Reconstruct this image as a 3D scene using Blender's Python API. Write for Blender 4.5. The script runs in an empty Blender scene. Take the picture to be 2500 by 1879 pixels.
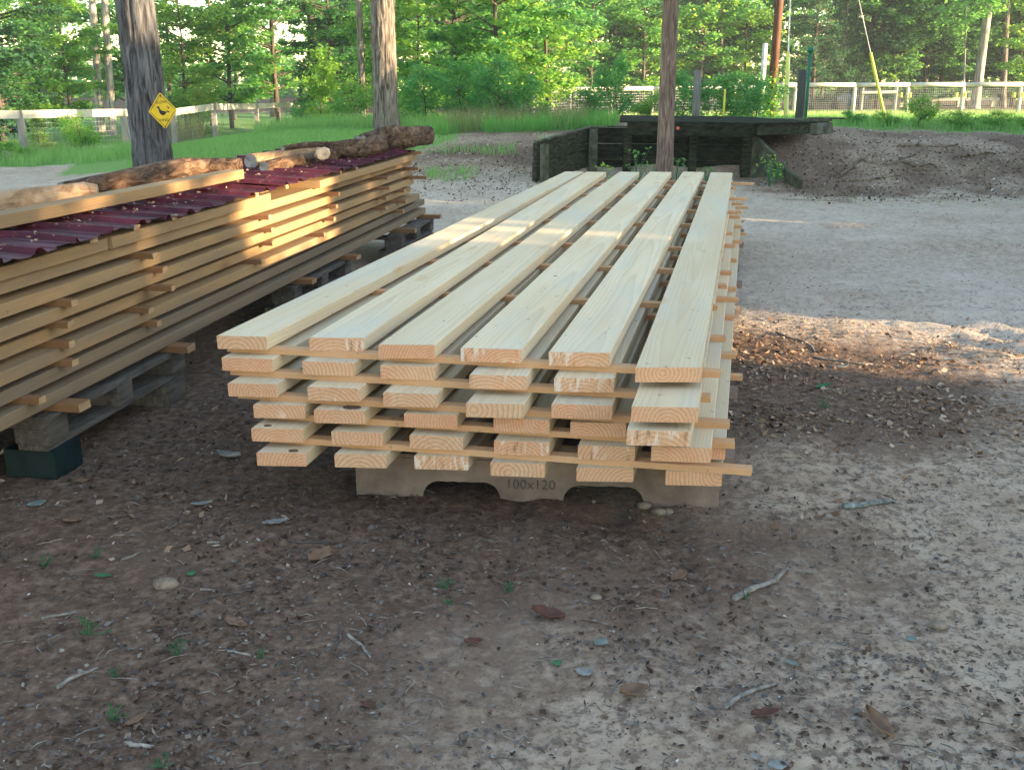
import bpy, math, random
import numpy as np
from mathutils import Vector, Matrix

SC = bpy.context.scene
COL = SC.collection
R = random.Random(7)
RN = np.random.default_rng(11)
PI = math.pi
rad = math.radians

# ------------------------------------------------------------------ camera
CAM_H = 1.33
PITCH = math.atan((939.5 - 186.5) / 2500.0)
cd = bpy.data.cameras.new('camera')
cd.sensor_width = 36.0
cd.lens = 36.0
cd.clip_start = 0.05
cd.clip_end = 2000
cam = bpy.data.objects.new('camera', cd)
COL.objects.link(cam)
cam.location = (0, 0, CAM_H)
cam.rotation_euler = (PI / 2 - PITCH, 0, 0)
SC.camera = cam

# ------------------------------------------------------------------ light
SUN_EL = rad(10.0)
SUN_AZ = rad(109.0)          # clockwise from +Y: from the right, a little behind the camera
SUN = Vector((math.sin(SUN_AZ) * math.cos(SUN_EL), math.cos(SUN_AZ) * math.cos(SUN_EL), math.sin(SUN_EL)))
world = bpy.data.worlds.new('World')
SC.world = world
world.use_nodes = True
wn = world.node_tree
wn.nodes.clear()
sky = wn.nodes.new('ShaderNodeTexSky')
sky.sky_type = 'NISHITA'
sky.sun_disc = False
sky.sun_elevation = SUN_EL
sky.sun_rotation = SUN_AZ
sky.air_density = 0.95
sky.dust_density = 0.5
sky.ozone_density = 0.5
bg = wn.nodes.new('ShaderNodeBackground')
bg.inputs['Strength'].default_value = 0.15
wo = wn.nodes.new('ShaderNodeOutputWorld')
wn.links.new(sky.outputs[0], bg.inputs[0])
wn.links.new(bg.outputs[0], wo.inputs[0])
ld = bpy.data.lights.new('sun', 'SUN')
ld.energy = 5.0
ld.angle = rad(0.5)
ld.color = (1.0, 0.76, 0.46)
lo = bpy.data.objects.new('sun', ld)
COL.objects.link(lo)
lo.rotation_euler = SUN.to_track_quat('Z', 'Y').to_euler()
lo.location = SUN * 50
SC.view_settings.view_transform = 'Standard'
SC.view_settings.look = 'None'
SC.view_settings.gamma = 1.0
SC.view_settings.exposure = 2.4
SC.cycles.max_bounces = 6
SC.cycles.diffuse_bounces = 3
SC.cycles.glossy_bounces = 2
SC.cycles.transmission_bounces = 3
SC.cycles.transparent_max_bounces = 4
SC.cycles.sample_clamp_indirect = 6.0
SC.cycles.use_denoising = True

# ------------------------------------------------------------------ helpers
def U(u, v, z=0.0):
    """point of the plane at height z seen at (u, v) of the 2500 px wide photograph"""
    a = (u - 1250) / 2500.0
    b = (v - 939.5) / 2500.0
    d = Vector((a, math.cos(PITCH) - b * math.sin(PITCH), -math.sin(PITCH) - b * math.cos(PITCH)))
    t = (z - CAM_H) / d.z
    return Vector((0, 0, CAM_H)) + d * t

def D(u, v, Y):
    """the point at distance Y from the camera's foot seen at (u, v)"""
    a = (u - 1250) / 2500.0
    b = (v - 939.5) / 2500.0
    d = Vector((a, math.cos(PITCH) - b * math.sin(PITCH), -math.sin(PITCH) - b * math.cos(PITCH)))
    return Vector((0, 0, CAM_H)) + d * (Y / d.y)

def tag(o, label=None, cat=None, group=None, kind=None):
    if label: o['label'] = label
    if cat: o['category'] = cat
    if group: o['group'] = group
    if kind: o['kind'] = kind
    return o

def empty(name, loc=(0, 0, 0), rz=0.0):
    o = bpy.data.objects.new(name, None)
    COL.objects.link(o)
    o.location = loc
    o.rotation_euler = (0, 0, rz)
    return o

def link(name, me, parent=None):
    o = bpy.data.objects.new(name, me)
    COL.objects.link(o)
    if parent: o.parent = parent
    return o

def np_mesh(name, V, F, mats, mi=None, smooth=False):
    V = np.asarray(V, dtype=np.float32)
    F = np.asarray(F, dtype=np.int32)
    n, k = F.shape
    me = bpy.data.meshes.new(name)
    me.vertices.add(len(V))
    me.vertices.foreach_set('co', V.ravel())
    me.loops.add(n * k)
    me.loops.foreach_set('vertex_index', F.ravel())
    me.polygons.add(n)
    me.polygons.foreach_set('loop_start', np.arange(0, n * k, k, dtype=np.int32))
    me.polygons.foreach_set('loop_total', np.full(n, k, dtype=np.int32))
    if mi is not None:
        me.polygons.foreach_set('material_index', np.asarray(mi, dtype=np.int32))
    if smooth:
        me.polygons.foreach_set('use_smooth', np.ones(n, dtype=bool))
    for m in mats: me.materials.append(m)
    me.update(calc_edges=True)
    return me

class MB:
    def __init__(self):
        self.v = []; self.f = []; self.m = []
    def add(self, vs, fs, mi=0):
        b = len(self.v)
        self.v += [tuple(p) for p in vs]
        for f in fs:
            self.f.append(tuple(b + i for i in f)); self.m.append(mi)
    def box(self, c, s, rz=0.0, mi=0, tilt=None):
        """centre, full sizes, rotation about z (and an optional matrix)"""
        M = Matrix.Rotation(rz, 3, 'Z')
        if tilt is not None: M = M @ tilt
        vs = []
        for z in (-.5, .5):
            for x, y in ((-.5, -.5), (.5, -.5), (.5, .5), (-.5, .5)):
                vs.append(Vector(c) + M @ Vector((x * s[0], y * s[1], z * s[2])))
        self.add(vs, [(3, 2, 1, 0), (4, 5, 6, 7), (0, 1, 5, 4), (1, 2, 6, 5), (2, 3, 7, 6), (3, 0, 4, 7)], mi)
        return self
    def beam(self, a, b, w, h, mi=0, up=(0, 0, 1)):
        a = Vector(a); b = Vector(b)
        d = (b - a).normalized()
        s = d.cross(Vector(up))
        if s.length < 1e-4: s = d.cross(Vector((0, 1, 0)))
        s.normalize(); t = s.cross(d)
        vs = []
        for p in (a, b):
            for x, y in ((-.5, -.5), (.5, -.5), (.5, .5), (-.5, .5)):
                vs.append(p + s * x * w + t * y * h)
        self.add(vs, [(0, 1, 2, 3), (7, 6, 5, 4), (0, 4, 5, 1), (1, 5, 6, 2), (2, 6, 7, 3), (3, 7, 4, 0)], mi)
        return self
    def tube(self, pts, rr, n=8, mi=0, cap=True, jit=0.0, rnd=None, capmi=None):
        pts = [Vector(p) for p in pts]
        if not hasattr(rr, '__len__'): rr = [rr] * len(pts)
        b = len(self.v)
        ref = Vector((0.3, 0.2, 0.9)).normalized()
        d0 = (pts[-1] - pts[0]).normalized()
        if abs(d0.dot(ref)) > .9: ref = Vector((1, 0.1, 0))
        for i, p in enumerate(pts):
            d = (pts[min(i + 1, len(pts) - 1)] - pts[max(i - 1, 0)]).normalized()
            s = d.cross(ref).normalized(); t = s.cross(d)
            for k in range(n):
                a = 2 * PI * k / n
                r = rr[i] * (1 + (rnd.uniform(-jit, jit) if rnd else 0))
                self.v.append(tuple(p + (s * math.cos(a) + t * math.sin(a)) * r))
        for i in range(len(pts) - 1):
            for k in range(n):
                k2 = (k + 1) % n
                self.f.append((b + i * n + k, b + i * n + k2, b + (i + 1) * n + k2, b + (i + 1) * n + k)); self.m.append(mi)
        if cap:
            cm = mi if capmi is None else capmi
            self.f.append(tuple(b + k for k in range(n))[::-1]); self.m.append(cm)
            e = b + (len(pts) - 1) * n
            self.f.append(tuple(e + k for k in range(n))); self.m.append(cm)
        return self
    def mesh(self, name, mats, smooth=False):
        me = bpy.data.meshes.new(name)
        me.from_pydata(self.v, [], self.f)
        for m in mats: me.materials.append(m)
        me.polygons.foreach_set('material_index', self.m)
        if smooth: me.polygons.foreach_set('use_smooth', [len(f) <= 4 for f in self.f])
        me.update()
        return me
    def build(self, name, mats, parent=None, smooth=False, label=None):
        if not isinstance(mats, (list, tuple)): mats = [mats]
        o = link(name, self.mesh(name, mats, smooth), parent)
        if label: o['label'] = label
        return o

# numpy value noise
def _h(ix, iy, iz, s):
    n = (ix.astype(np.int64) * 374761393 + iy.astype(np.int64) * 668265263 + iz.astype(np.int64) * 2147483647 + s * 974711) & 0x7fffffff
    n = ((n ^ (n >> 13)) * 1274126177) & 0x7fffffff
    n = n ^ (n >> 16)
    return (n & 0xffff) / 65535.0
def vnoise(x, y, z=None, s=0):
    x = np.asarray(x, dtype=np.float64); y = np.asarray(y, dtype=np.float64)
    z = np.zeros_like(x) if z is None else np.asarray(z, dtype=np.float64)
    ix = np.floor(x); iy = np.floor(y); iz = np.floor(z)
    fx = x - ix; fy = y - iy; fz = z - iz
    fx = fx * fx * (3 - 2 * fx); fy = fy * fy * (3 - 2 * fy); fz = fz * fz * (3 - 2 * fz)
    r = 0
    for a in (0, 1):
        for b in (0, 1):
            for c in (0, 1):
                w = (fx if a else 1 - fx) * (fy if b else 1 - fy) * (fz if c else 1 - fz)
                r = r + w * _h(ix + a, iy + b, iz + c, s)
    return r * 2 - 1
def fbm(x, y, z=None, s=0, oc=4):
    r = 0; a = .5; k = 1.0
    for i in range(oc):
        r = r + a * vnoise(np.asarray(x) * k, np.asarray(y) * k, None if z is None else np.asarray(z) * k, s + i)
        a *= .5; k *= 2.03
    return r

# ------------------------------------------------------------------ materials
class NT:
    def __init__(self, name):
        self.mat = bpy.data.materials.new(name)
        self.mat.use_nodes = True
        self.t = self.mat.node_tree
        self.t.nodes.clear()
    def n(self, typ, **kw):
        nd = self.t.nodes.new('ShaderNode' + typ)
        ins = kw.pop('ins', {})
        for k, v in kw.items(): setattr(nd, k, v)
        for k, v in ins.items(): self.set(nd, k, v)
        return nd
    def set(self, nd, k, v):
        s = nd.inputs[k]
        if isinstance(v, bpy.types.NodeSocket): self.t.links.new(v, s)
        else: s.default_value = v
    def math(self, op, a, b=0.0, clamp=False):
        nd = self.n('Math', operation=op, use_clamp=clamp)
        self.set(nd, 0, a); self.set(nd, 1, b)
        return nd.outputs[0]
    def mix(self, f, a, b, mode='MIX'):
        nd = self.n('Mix', data_type='RGBA', blend_type=mode)
        self.set(nd, 0, f)
        self.set(nd, 6, a if isinstance(a, bpy.types.NodeSocket) else (*a, 1))
        self.set(nd, 7, b if isinstance(b, bpy.types.NodeSocket) else (*b, 1))
        return nd.outputs[2]
    def ramp(self, f, stops):
        nd = self.n('ValToRGB')
        e = nd.color_ramp.elements
        while len(e) < len(stops): e.new(0.5)
        for i, (p, c) in enumerate(stops):
            e[i].position = p
            e[i].color = (*c, 1) if hasattr(c, '__len__') else (c, c, c, 1)
        self.set(nd, 0, f)
        return nd.outputs[0]
    def noise(self, vec, scale, detail=4.0, rough=.55, dist=0.0):
        nd = self.n('TexNoise')
        self.set(nd, 'Vector', vec); self.set(nd, 'Scale', scale)
        self.set(nd, 'Detail', detail); self.set(nd, 'Roughness', rough); self.set(nd, 'Distortion', dist)
        return nd.outputs[0]
    def map(self, vec, scale=(1, 1, 1), loc=(0, 0, 0)):
        nd = self.n('Mapping')
        self.set(nd, 'Vector', vec); self.set(nd, 'Scale', scale); self.set(nd, 'Location', loc)
        return nd.outputs[0]
    def bump(self, h, strength=.3, dist=.01):
        nd = self.n('Bump')
        self.set(nd, 'Height', h); self.set(nd, 'Strength', strength); self.set(nd, 'Distance', dist)
        return nd.outputs[0]
    def out(self, color, rough=.8, normal=None, spec=.3, metallic=0.0, trans=None):
        p = self.n('BsdfPrincipled')
        self.set(p, 'Base Color', color if isinstance(color, bpy.types.NodeSocket) else (*color, 1))
        self.set(p, 'Roughness', rough); self.set(p, 'Metallic', metallic)
        self.set(p, 'Specular IOR Level', spec)
        if normal is not None: self.set(p, 'Normal', normal)
        o = self.n('OutputMaterial')
        self.t.links.new(p.outputs[0], o.inputs[0])
        return self.mat
    def objco(self): return self.n('TexCoord').outputs['Object']
    def pos(self): return self.n('NewGeometry').outputs['Position']
    def objrand(self): return self.n('ObjectInfo').outputs['Random']
    def island(self): return self.n('NewGeometry').outputs['Random Per Island']

def lumber(name, face_a, face_b, ring, ring_c, weather=None, wx=.0, ring_amt=.35, stain=.35, rough=.75, sap=0.):
    """sawn timber: growth rings round a pith lying beside the board, drawn out along its length"""
    N = NT(name)
    co = N.objco(); rnd = N.objrand()
    sep = N.n('SeparateXYZ'); N.set(sep, 0, co)
    x, y, z = sep.outputs
    r2 = N.math('FRACT', N.math('MULTIPLY', rnd, 37.17)); r3 = N.math('FRACT', N.math('MULTIPLY', rnd, 91.7))
    wob = N.noise(N.map(co, (1.2, .55, 1.2), (0, 0, 0)), 1.0, 2.0)
    comb = N.n('CombineXYZ'); N.set(comb, 0, N.math('MULTIPLY', rnd, 55.0)); N.set(comb, 1, N.math('MULTIPLY', r2, 31.0))
    vadd = N.n('VectorMath', operation='ADD'); N.set(vadd, 0, co); N.set(vadd, 1, comb.outputs[0])
    off = vadd.outputs[0]
    wob = N.noise(N.map(off, (1.5, .5, 1.5)), 1.0, 2.5)
    px = N.math('SUBTRACT', N.math('ADD', x, N.math('MULTIPLY', N.math('SUBTRACT', wob, .5), .12)), N.math('MULTIPLY', N.math('SUBTRACT', r2, .5), .16))
    pz = N.math('ADD', N.math('ADD', z, N.math('MULTIPLY', y, N.math('MULTIPLY', N.math('SUBTRACT', r3, .5), .03))), N.math('ADD', .03, N.math('MULTIPLY', r3, .05)))
    rr = N.math('SQRT', N.math('ADD', N.math('MULTIPLY', px, px), N.math('MULTIPLY', pz, pz)))
    fine = N.noise(N.map(off, (60, 3, 60)), 1.0, 3.0)
    ph = N.math('ADD', N.math('MULTIPLY', rr, ring), N.math('MULTIPLY', fine, .35))
    saw = N.math('FRACT', ph)
    late = N.math('POWER', saw, 2.2)
    blot = N.noise(N.map(off, (7, 1.1, 7)), 1.0, 4.0)
    base = N.mix(N.ramp(blot, [(.3, 0.), (.7, 1.)]), face_a, face_b)
    tint = N.mix(r3, (.86, .84, .80), (1.05, 1.03, .99))
    base = N.mix(1.0, base, tint, 'MULTIPLY')
    col = N.mix(N.math('MULTIPLY', late, ring_amt), base, ring_c)
    st = N.noise(N.map(off, (26, .9, 26)), 1.0, 5.0, .65)
    col = N.mix(N.math('MULTIPLY', N.ramp(st, [(.52, 0.), (.75, 1.)]), stain), col, ring_c)
    if sap:
        sn = N.noise(N.map(off, (5, .8, 5), (3, 1, 7)), 1.0, 4.0, .6)
        col = N.mix(N.math('MULTIPLY', N.ramp(sn, [(.50, 0.), (.68, 1.)]), sap), col, (.50, .47, .40))
    sp = N.noise(N.map(off, (38, 26, 38)), 1.0, 2.0)
    col = N.mix(N.math('MULTIPLY', N.ramp(sp, [(.70, 0.), (.76, 1.)]), .55), col, (.12, .09, .06))
    kv = N.n('TexVoronoi'); N.set(kv, 'Vector', N.map(off, (5.5, 2.0, 5.5))); N.set(kv, 'Scale', 1.0)
    ks = N.n('SeparateColor'); N.set(ks, 0, kv.outputs['Color'])
    kd = N.math('ADD', kv.outputs['Distance'], N.math('MULTIPLY', fine, .03))
    kn = N.math('MULTIPLY', N.ramp(kd, [(.055, 1.), (.095, 0.)]), N.ramp(ks.outputs[0], [(.60, 0.), (.62, 1.)]))
    col = N.mix(N.math('MULTIPLY', kn, .75), col, (.20, .105, .05))
    kr = N.math('MULTIPLY', N.ramp(kd, [(.10, .6), (.20, 0.)]), N.ramp(ks.outputs[0], [(.60, 0.), (.62, 1.)]))
    col = N.mix(kr, col, N.mix(1.0, ring_c, (1.2, 1.1, 1.0), 'MULTIPLY'))
    if weather is not None:
        ww = N.noise(N.map(off, (9, 1.6, 9)), 1.0, 5.0, .6)
        col = N.mix(N.math('MULTIPLY', N.ramp(ww, [(.38, 0.), (.66, 1.)]), wx), col, weather)
    saww = N.noise(N.map(off, (4, 130, 40)), 1.0, 2.0)
    h = N.math('ADD', N.math('MULTIPLY', saww, .6), N.math('MULTIPLY', fine, .6))
    return N.out(col, rough, N.bump(h, .35, .002), .25)

def plain(name, col, rough=.7, vary=.25, scale=6.0, bump=.0, spec=.3, metallic=0., stretch=(1, 1, 1), dark=None, bs=40):
    N = NT(name)
    co = N.objco()
    a = N.noise(N.map(co, stretch), scale, 5.0, .6)
    d = dark if dark else tuple(c * (1 - vary * 1.6) for c in col)
    l = tuple(min(1, c * (1 + vary)) for c in col)
    c = N.ramp(a, [(.3, d), (.7, l)])
    nm = N.bump(N.noise(N.map(co, stretch), bs, 4.0), bump, .01) if bump else None
    return N.out(c, rough, nm, spec, metallic)

def leafmat(name, c1, c2, tr, trans=.45, rough=.6):
    N = NT(name)
    isl = N.island()
    rn = N.objrand()
    c = N.mix(isl, c1, c2)
    c = N.mix(N.math('MULTIPLY', rn, .5), c, N.mix(1.0, c, (.72, .95, 1.1), 'MULTIPLY'))
    p = N.n('BsdfPrincipled')
    N.set(p, 'Base Color', c); N.set(p, 'Roughness', rough); N.set(p, 'Specular IOR Level', .25)
    t = N.n('BsdfTranslucent')
    N.set(t, 'Color', N.mix(isl, tr, tuple(k * .75 for k in tr)))
    m = N.n('MixShader'); N.set(m, 0, trans)
    N.t.links.new(p.outputs[0], m.inputs[1]); N.t.links.new(t.outputs[0], m.inputs[2])
    o = N.n('OutputMaterial'); N.t.links.new(m.outputs[0], o.inputs[0])
    return N.mat

def flakemat(name, stops, rough=.85):
    N = NT(name)
    return N.out(N.ramp(N.island(), stops), rough, None, .15)

def barkmat(name, c1, c2, c3, sc=1.0, bump=.8, moss=None):
    N = NT(name)
    co = N.objco()
    a = N.noise(N.map(co, (20 * sc, 20 * sc, 2.6 * sc)), 1.0, 5.0, .6, .8)
    b = N.noise(N.map(co, (2, 2, 1.0)), 1.0, 4.0)
    c = N.ramp(a, [(.38, c1), (.50, c2), (.64, c3)])
    c = N.mix(N.math('MULTIPLY', N.ramp(b, [(.4, 0.), (.65, 1.)]), .5), c, tuple(k * .6 for k in c2))
    if moss: c = N.mix(N.math('MULTIPLY', N.ramp(N.noise(co, 3.0, 5.0), [(.5, 0.), (.62, 1.)]), .6), c, moss)
    return N.out(c, .9, N.bump(a, bump, .03), .15)

def logbark(name, c1, c2, c3, sc=1.0, bump=.8):
    N = NT(name)
    rot = N.n('Mapping'); N.set(rot, 'Vector', N.objco()); N.set(rot, 'Rotation', (0, 0, LOG_AZ)); N.set(rot, 'Scale', (26 * sc, 5 * sc, 26 * sc))
    a = N.noise(rot.outputs[0], 1.0, 6.0, .65, 1.2)
    b = N.noise(N.objco(), 9.0, 5.0, .7)
    c = N.ramp(a, [(.36, c1), (.5, c2), (.66, c3)])
    c = N.mix(N.math('MULTIPLY', N.ramp(b, [(.42, 0.), (.6, 1.)]), .6), c, tuple(k * .55 for k in c2))
    return N.out(c, .9, N.bump(a, bump, .02), .15)
LOG_AZ = .17
M = {}
M['board'] = lumber('fresh sawn pine', (.72, .59, .405), (.66, .50, .32), 120, (.44, .29, .15), ring_amt=.33, stain=.32, sap=.5)
def endgrain(name, a, b, ring_c):
    N = NT(name)
    co = N.objco(); rnd = N.objrand()
    r2 = N.math('FRACT', N.math('MULTIPLY', rnd, 37.17)); r3 = N.math('FRACT', N.math('MULTIPLY', rnd, 91.7)); r4 = N.math('FRACT', N.math('MULTIPLY', rnd, 173.3))
    comb = N.n('CombineXYZ'); N.set(comb, 0, N.math('MULTIPLY', rnd, 55.0)); N.set(comb, 1, N.math('MULTIPLY', r2, 31.0)); N.set(comb, 2, N.math('MULTIPLY', r3, 17.0))
    va = N.n('VectorMath', operation='ADD'); N.set(va, 0, co); N.set(va, 1, comb.outputs[0]); off = va.outputs[0]
    sep = N.n('SeparateXYZ'); N.set(sep, 0, co); x, y, z = sep.outputs
    wob = N.noise(N.map(off, (9, 1, 9)), 1.0, 2.0)
    px = N.math('SUBTRACT', N.math('ADD', x, N.math('MULTIPLY', N.math('SUBTRACT', wob, .5), .03)), N.math('MULTIPLY', N.math('SUBTRACT', r2, .5), .18))
    pz = N.math('ADD', z, N.math('MULTIPLY', N.math('SUBTRACT', r3, .35), .12))
    rr = N.math('SQRT', N.math('ADD', N.math('MULTIPLY', px, px), N.math('MULTIPLY', pz, pz)))
    saw = N.math('FRACT', N.math('MULTIPLY', rr, N.math('ADD', 70.0, N.math('MULTIPLY', r4, 45.0))))
    late = N.math('POWER', saw, 2.5)
    bl = N.noise(N.map(off, (14, 2, 14)), 1.0, 3.0)
    c = N.mix(N.ramp(bl, [(.35, 0.), (.65, 1.)]), a, b)
    c = N.mix(r4, c, N.mix(1.0, c, (1.06, .86, .80), 'MULTIPLY'))
    c = N.mix(N.math('MULTIPLY', late, .75), c, ring_c)
    # torn pale fibres and dark saw burns running slantwise on some ends
    sl = N.n('Mapping'); N.set(sl, 'Vector', off); N.set(sl, 'Rotation', (0, .7, 0)); N.set(sl, 'Scale', (75, 3, 16))
    st = N.noise(sl.outputs[0], 1.0, 3.0)
    on = N.ramp(N.noise(N.map(off, (11, 1, 5)), 1.0, 1.0), [(.47, 0.), (.57, 1.)])
    on = N.math('MULTIPLY', on, N.ramp(r3, [(.62, 0.), (.72, 1.)]))
    c = N.mix(N.math('MULTIPLY', N.math('MULTIPLY', N.ramp(st, [(.53, 0.), (.58, 1.)]), on), .8), c, (.72, .62, .52))
    c = N.mix(N.math('MULTIPLY', N.math('MULTIPLY', N.ramp(st, [(.36, 1.), (.42, 0.)]), on), .75), c, (.22, .11, .05))
    g = N.noise(N.map(off, (170, 5, 170)), 1.0, 2.0)
    c = N.mix(.18, c, N.ramp(g, [(.3, (.3, .18, .1)), (.7, (.8, .62, .45))]))
    return N.out(c, .85, N.bump(g, .4, .002), .15)
M['board_end'] = endgrain('pine end grain', (.68, .37, .20), (.66, .42, .25), (.34, .15, .065))
M['sticker'] = lumber('pine sticker', (.58, .31, .155), (.60, .36, .20), 150, (.44, .22, .09), ring_amt=.3)
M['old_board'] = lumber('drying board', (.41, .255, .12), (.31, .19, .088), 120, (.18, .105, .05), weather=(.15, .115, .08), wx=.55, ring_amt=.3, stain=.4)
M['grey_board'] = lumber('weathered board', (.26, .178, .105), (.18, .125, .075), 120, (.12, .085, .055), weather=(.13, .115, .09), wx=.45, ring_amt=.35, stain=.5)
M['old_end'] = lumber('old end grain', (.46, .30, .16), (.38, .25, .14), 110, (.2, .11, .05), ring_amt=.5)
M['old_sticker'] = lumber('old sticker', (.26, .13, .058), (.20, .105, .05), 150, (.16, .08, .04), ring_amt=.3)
M['pallet'] = plain('grey pallet wood', (.105, .088, .072), .85, .35, 8, .4, stretch=(6, 1, 6))
M['block'] = plain('dark green painted block', (.005, .017, .018), .6, .4, 10)
M['tin'] = plain('maroon sheet metal', (.080, .014, .024), .6, .45, 5, 0, .2)
M['fibre'] = plain('pressed fibre board', (.225, .165, .132), .95, .3, 5, .5, .08)
M['fibre_dark'] = plain('stencil ink', (.10, .085, .07), .9, .3, 60)
M['bark_grey'] = barkmat('grey furrowed bark', (.022, .019, .018), (.085, .080, .080), (.15, .145, .15))
M['bark_mid'] = barkmat('brown grey bark', (.045, .034, .027), (.17, .14, .115), (.30, .26, .22), 1.2)
M['bark_pole'] = barkmat('smooth reddish bark', (.08, .055, .042), (.17, .115, .085), (.26, .20, .16), 1.6, .4)
M['bark_pale'] = barkmat('pale bark', (.14, .12, .11), (.33, .30, .275), (.46, .43, .40), .7, .4)
M['bark_dark'] = barkmat('dark bark', (.025, .02, .016), (.08, .062, .05), (.15, .12, .10), .8, .5)
M['log'] = logbark('log bark', (.022, .013, .009), (.125, .072, .044), (.27, .17, .105), .9, 1.0)
M['log_bare'] = logbark('peeled log', (.16, .085, .045), (.36, .225, .125), (.47, .33, .21), .6, .6)
M['log_end'] = plain('log cut end', (.24, .22, .20), .9, .4, 20)
M['cut_pale'] = plain('pale fresh cut', (.40, .31, .22), .9, .35, 16, .5)
M['timber_green'] = plain('mossy dark timber', (.022, .023, .013), .9, .6, 9, .6, .05, stretch=(1, 1, 3))
M['timber_face'] = plain('green grey plank', (.042, .044, .024), .9, .6, 9, .6, .06, stretch=(1, 1, 4))
M['timber_edge'] = plain('weathered edge', (.085, .088, .055), .9, .5, 8, .5, .06)
M['fence'] = plain('silvered fence timber', (.27, .25, .225), .85, .25, 6, .3, stretch=(1, 1, .3))
M['fence_white'] = plain('pale round rail', (.52, .48, .40), .8, .2, 4, .2)
M['wire'] = plain('galvanised wire', (.33, .34, .33), .5, .2, 3, 0, .5, .3)
M['pole'] = plain('creosoted pole', (.14, .062, .038), .8, .35, 5, .3, stretch=(3, 3, .4))
M['post_grey'] = plain('grey treated post', (.15, .15, .13), .9, .3, 8, .4, stretch=(3, 3, .4))
M['post_dark'] = plain('dark treated post', (.055, .062, .055), .9, .3, 8, .4, stretch=(3, 3, .4))
M['white_bark'] = plain('bleached post', (.62, .60, .58), .8, .25, 12, .5)
M['yellow'] = plain('yellow plastic', (.62, .56, .06), .45, .1, 3)
M['marker_white'] = plain('white plastic', (.7, .72, .68), .5, .08, 3)
M['green_plastic'] = plain('green plastic', (.01, .13, .07), .5, .2, 3)
M['sign_yellow'] = plain('sign yellow enamel', (.66, .43, .005), .4, .12, 9, 0, .4)
M['sign_black'] = plain('sign black', (.015, .013, .01), .5, .2, 9)
M['rust'] = plain('rust stain', (.10, .04, .015), .9, .4, 30)
M['machine'] = plain('dark blue machine paint', (.02, .03, .055), .35, .2, 3, 0, .5)
M['rubber'] = plain('rubber', (.02, .02, .02), .9, .2, 5)
M['stone'] = plain('pale pebble', (.23, .175, .13), .9, .3, 40, .3)
M['root'] = barkmat('root bark', (.05, .035, .022), (.16, .115, .075), (.30, .23, .155), 1.2, .6)
M['stick'] = plain('dry stick', (.26, .225, .19), .9, .4, 30, .4, stretch=(1, 1, 1))
M['stick_lichen'] = plain('lichened stick', (.19, .205, .19), .95, .5, 50, .5)
M['twig_dark'] = plain('dark twig', (.10, .085, .075), .9, .3, 30)
def leafplain(name, c): return plain(name, c, .75, .25, 30, .3)
M['leaf_tan'] = leafplain('tan dead leaf', (.20, .115, .068))
M['leaf_red'] = leafplain('red brown dead leaf', (.115, .048, .032))
M['leaf_grey'] = leafplain('silvery leaf', (.24, .235, .21))
M['leaf_teal'] = leafplain('pale green leaf', (.17, .20, .165))
M['leaf_green'] = leafplain('green fallen leaf', (.05, .15, .06))
G_mid = leafmat('leaf mid', (.075, .21, .060), (.12, .27, .065), (.26, .58, .10), .6)
G_lit = leafmat('leaf light', (.12, .27, .050), (.20, .34, .06), (.48, .72, .10), .6)
G_dark = leafmat('leaf dark', (.035, .105, .048), (.055, .14, .058), (.10, .27, .08), .45)
G_blue = leafmat('leaf bluish', (.060, .195, .080), (.095, .245, .088), (.20, .52, .13), .6)
G_cedar = leafmat('cedar', (.012, .040, .022), (.026, .062, .030), (.03, .08, .02), .2)
G_sunlit_gold = leafmat('leaf painted sunlit yellow', (.14, .20, .035), (.22, .26, .05), (.40, .45, .06))  # low sun's yellow painted into the small cedars' leaves
G_grass = leafmat('grass blade', (.13, .30, .075), (.21, .38, .10), (.34, .55, .13), .45)
G_sunlit_grass = leafmat('painted sunlit grass', (.34, .42, .14), (.42, .46, .20), (.5, .56, .2), .4)  # grass made paler to paint the sunlight on the far field
G_dry = leafmat('dry grass', (.26, .22, .10), (.20, .21, .08), (.3, .28, .1), .35)

# ------------------------------------------------------------------ the lie of the land
_cp = []
for x in (-11, -7, -4, -1.5, 1, 3.5, 6, 9, 13):
    for y in (-12, -4, 0, 3, 6, 9, 11.5):
        if abs(x) < 9 or y < 9: _cp.append((x, y, 0.0))
def cpd(u, v, Y): p = D(u, v, Y); _cp.append((p.x, p.y, p.z))
for a in ((70, 392, 21), (-150, 400, 20), (185, 384, 22), (310, 378, 23.5), (425, 372, 25), (526, 350, 27), (632, 331, 33)): cpd(*a)
for a in ((60, 440, 16.5), (220, 420, 17), (330, 412, 16), (420, 400, 16.5)): cpd(*a)
for a in ((560, 362, 17.5), (700, 325, 19.5), (830, 306, 21), (947, 322, 20), (900, 338, 17.5), (760, 352, 17)): cpd(*a)
_cp += [(-3.2, 27, .05), (-2.5, 33, -.25), (-1, 38, -.28), (-9, 34, -.35), (-16, 30, -.4)]
for a in ((1060, 330, 17.3), (1200, 328, 17), (1350, 326, 17), (1120, 395, 14.6), (1240, 400, 14.4), (1000, 395, 14.8), (1120, 455, 13), (1250, 460, 13)): cpd(*a)
for a in ((1310, 290, 38), (1500, 282, 40), (1700, 277, 42), (1950, 275, 42), (2200, 274, 42), (2500, 273, 42), (2800, 272, 42)): cpd(*a)
for a in ((1900, 318, 15.3), (2050, 324, 15.6), (2250, 326, 16), (2500, 332, 16), (2750, 335, 16)): cpd(*a)
for a in ((2000, 385, 14.2), (2250, 395, 14.0), (2500, 405, 13.9), (2750, 410, 13.9)): cpd(*a)
for a in ((1900, 455, 13.0), (2150, 470, 12.7), (2500, 480, 12.5)): cpd(*a)
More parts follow.
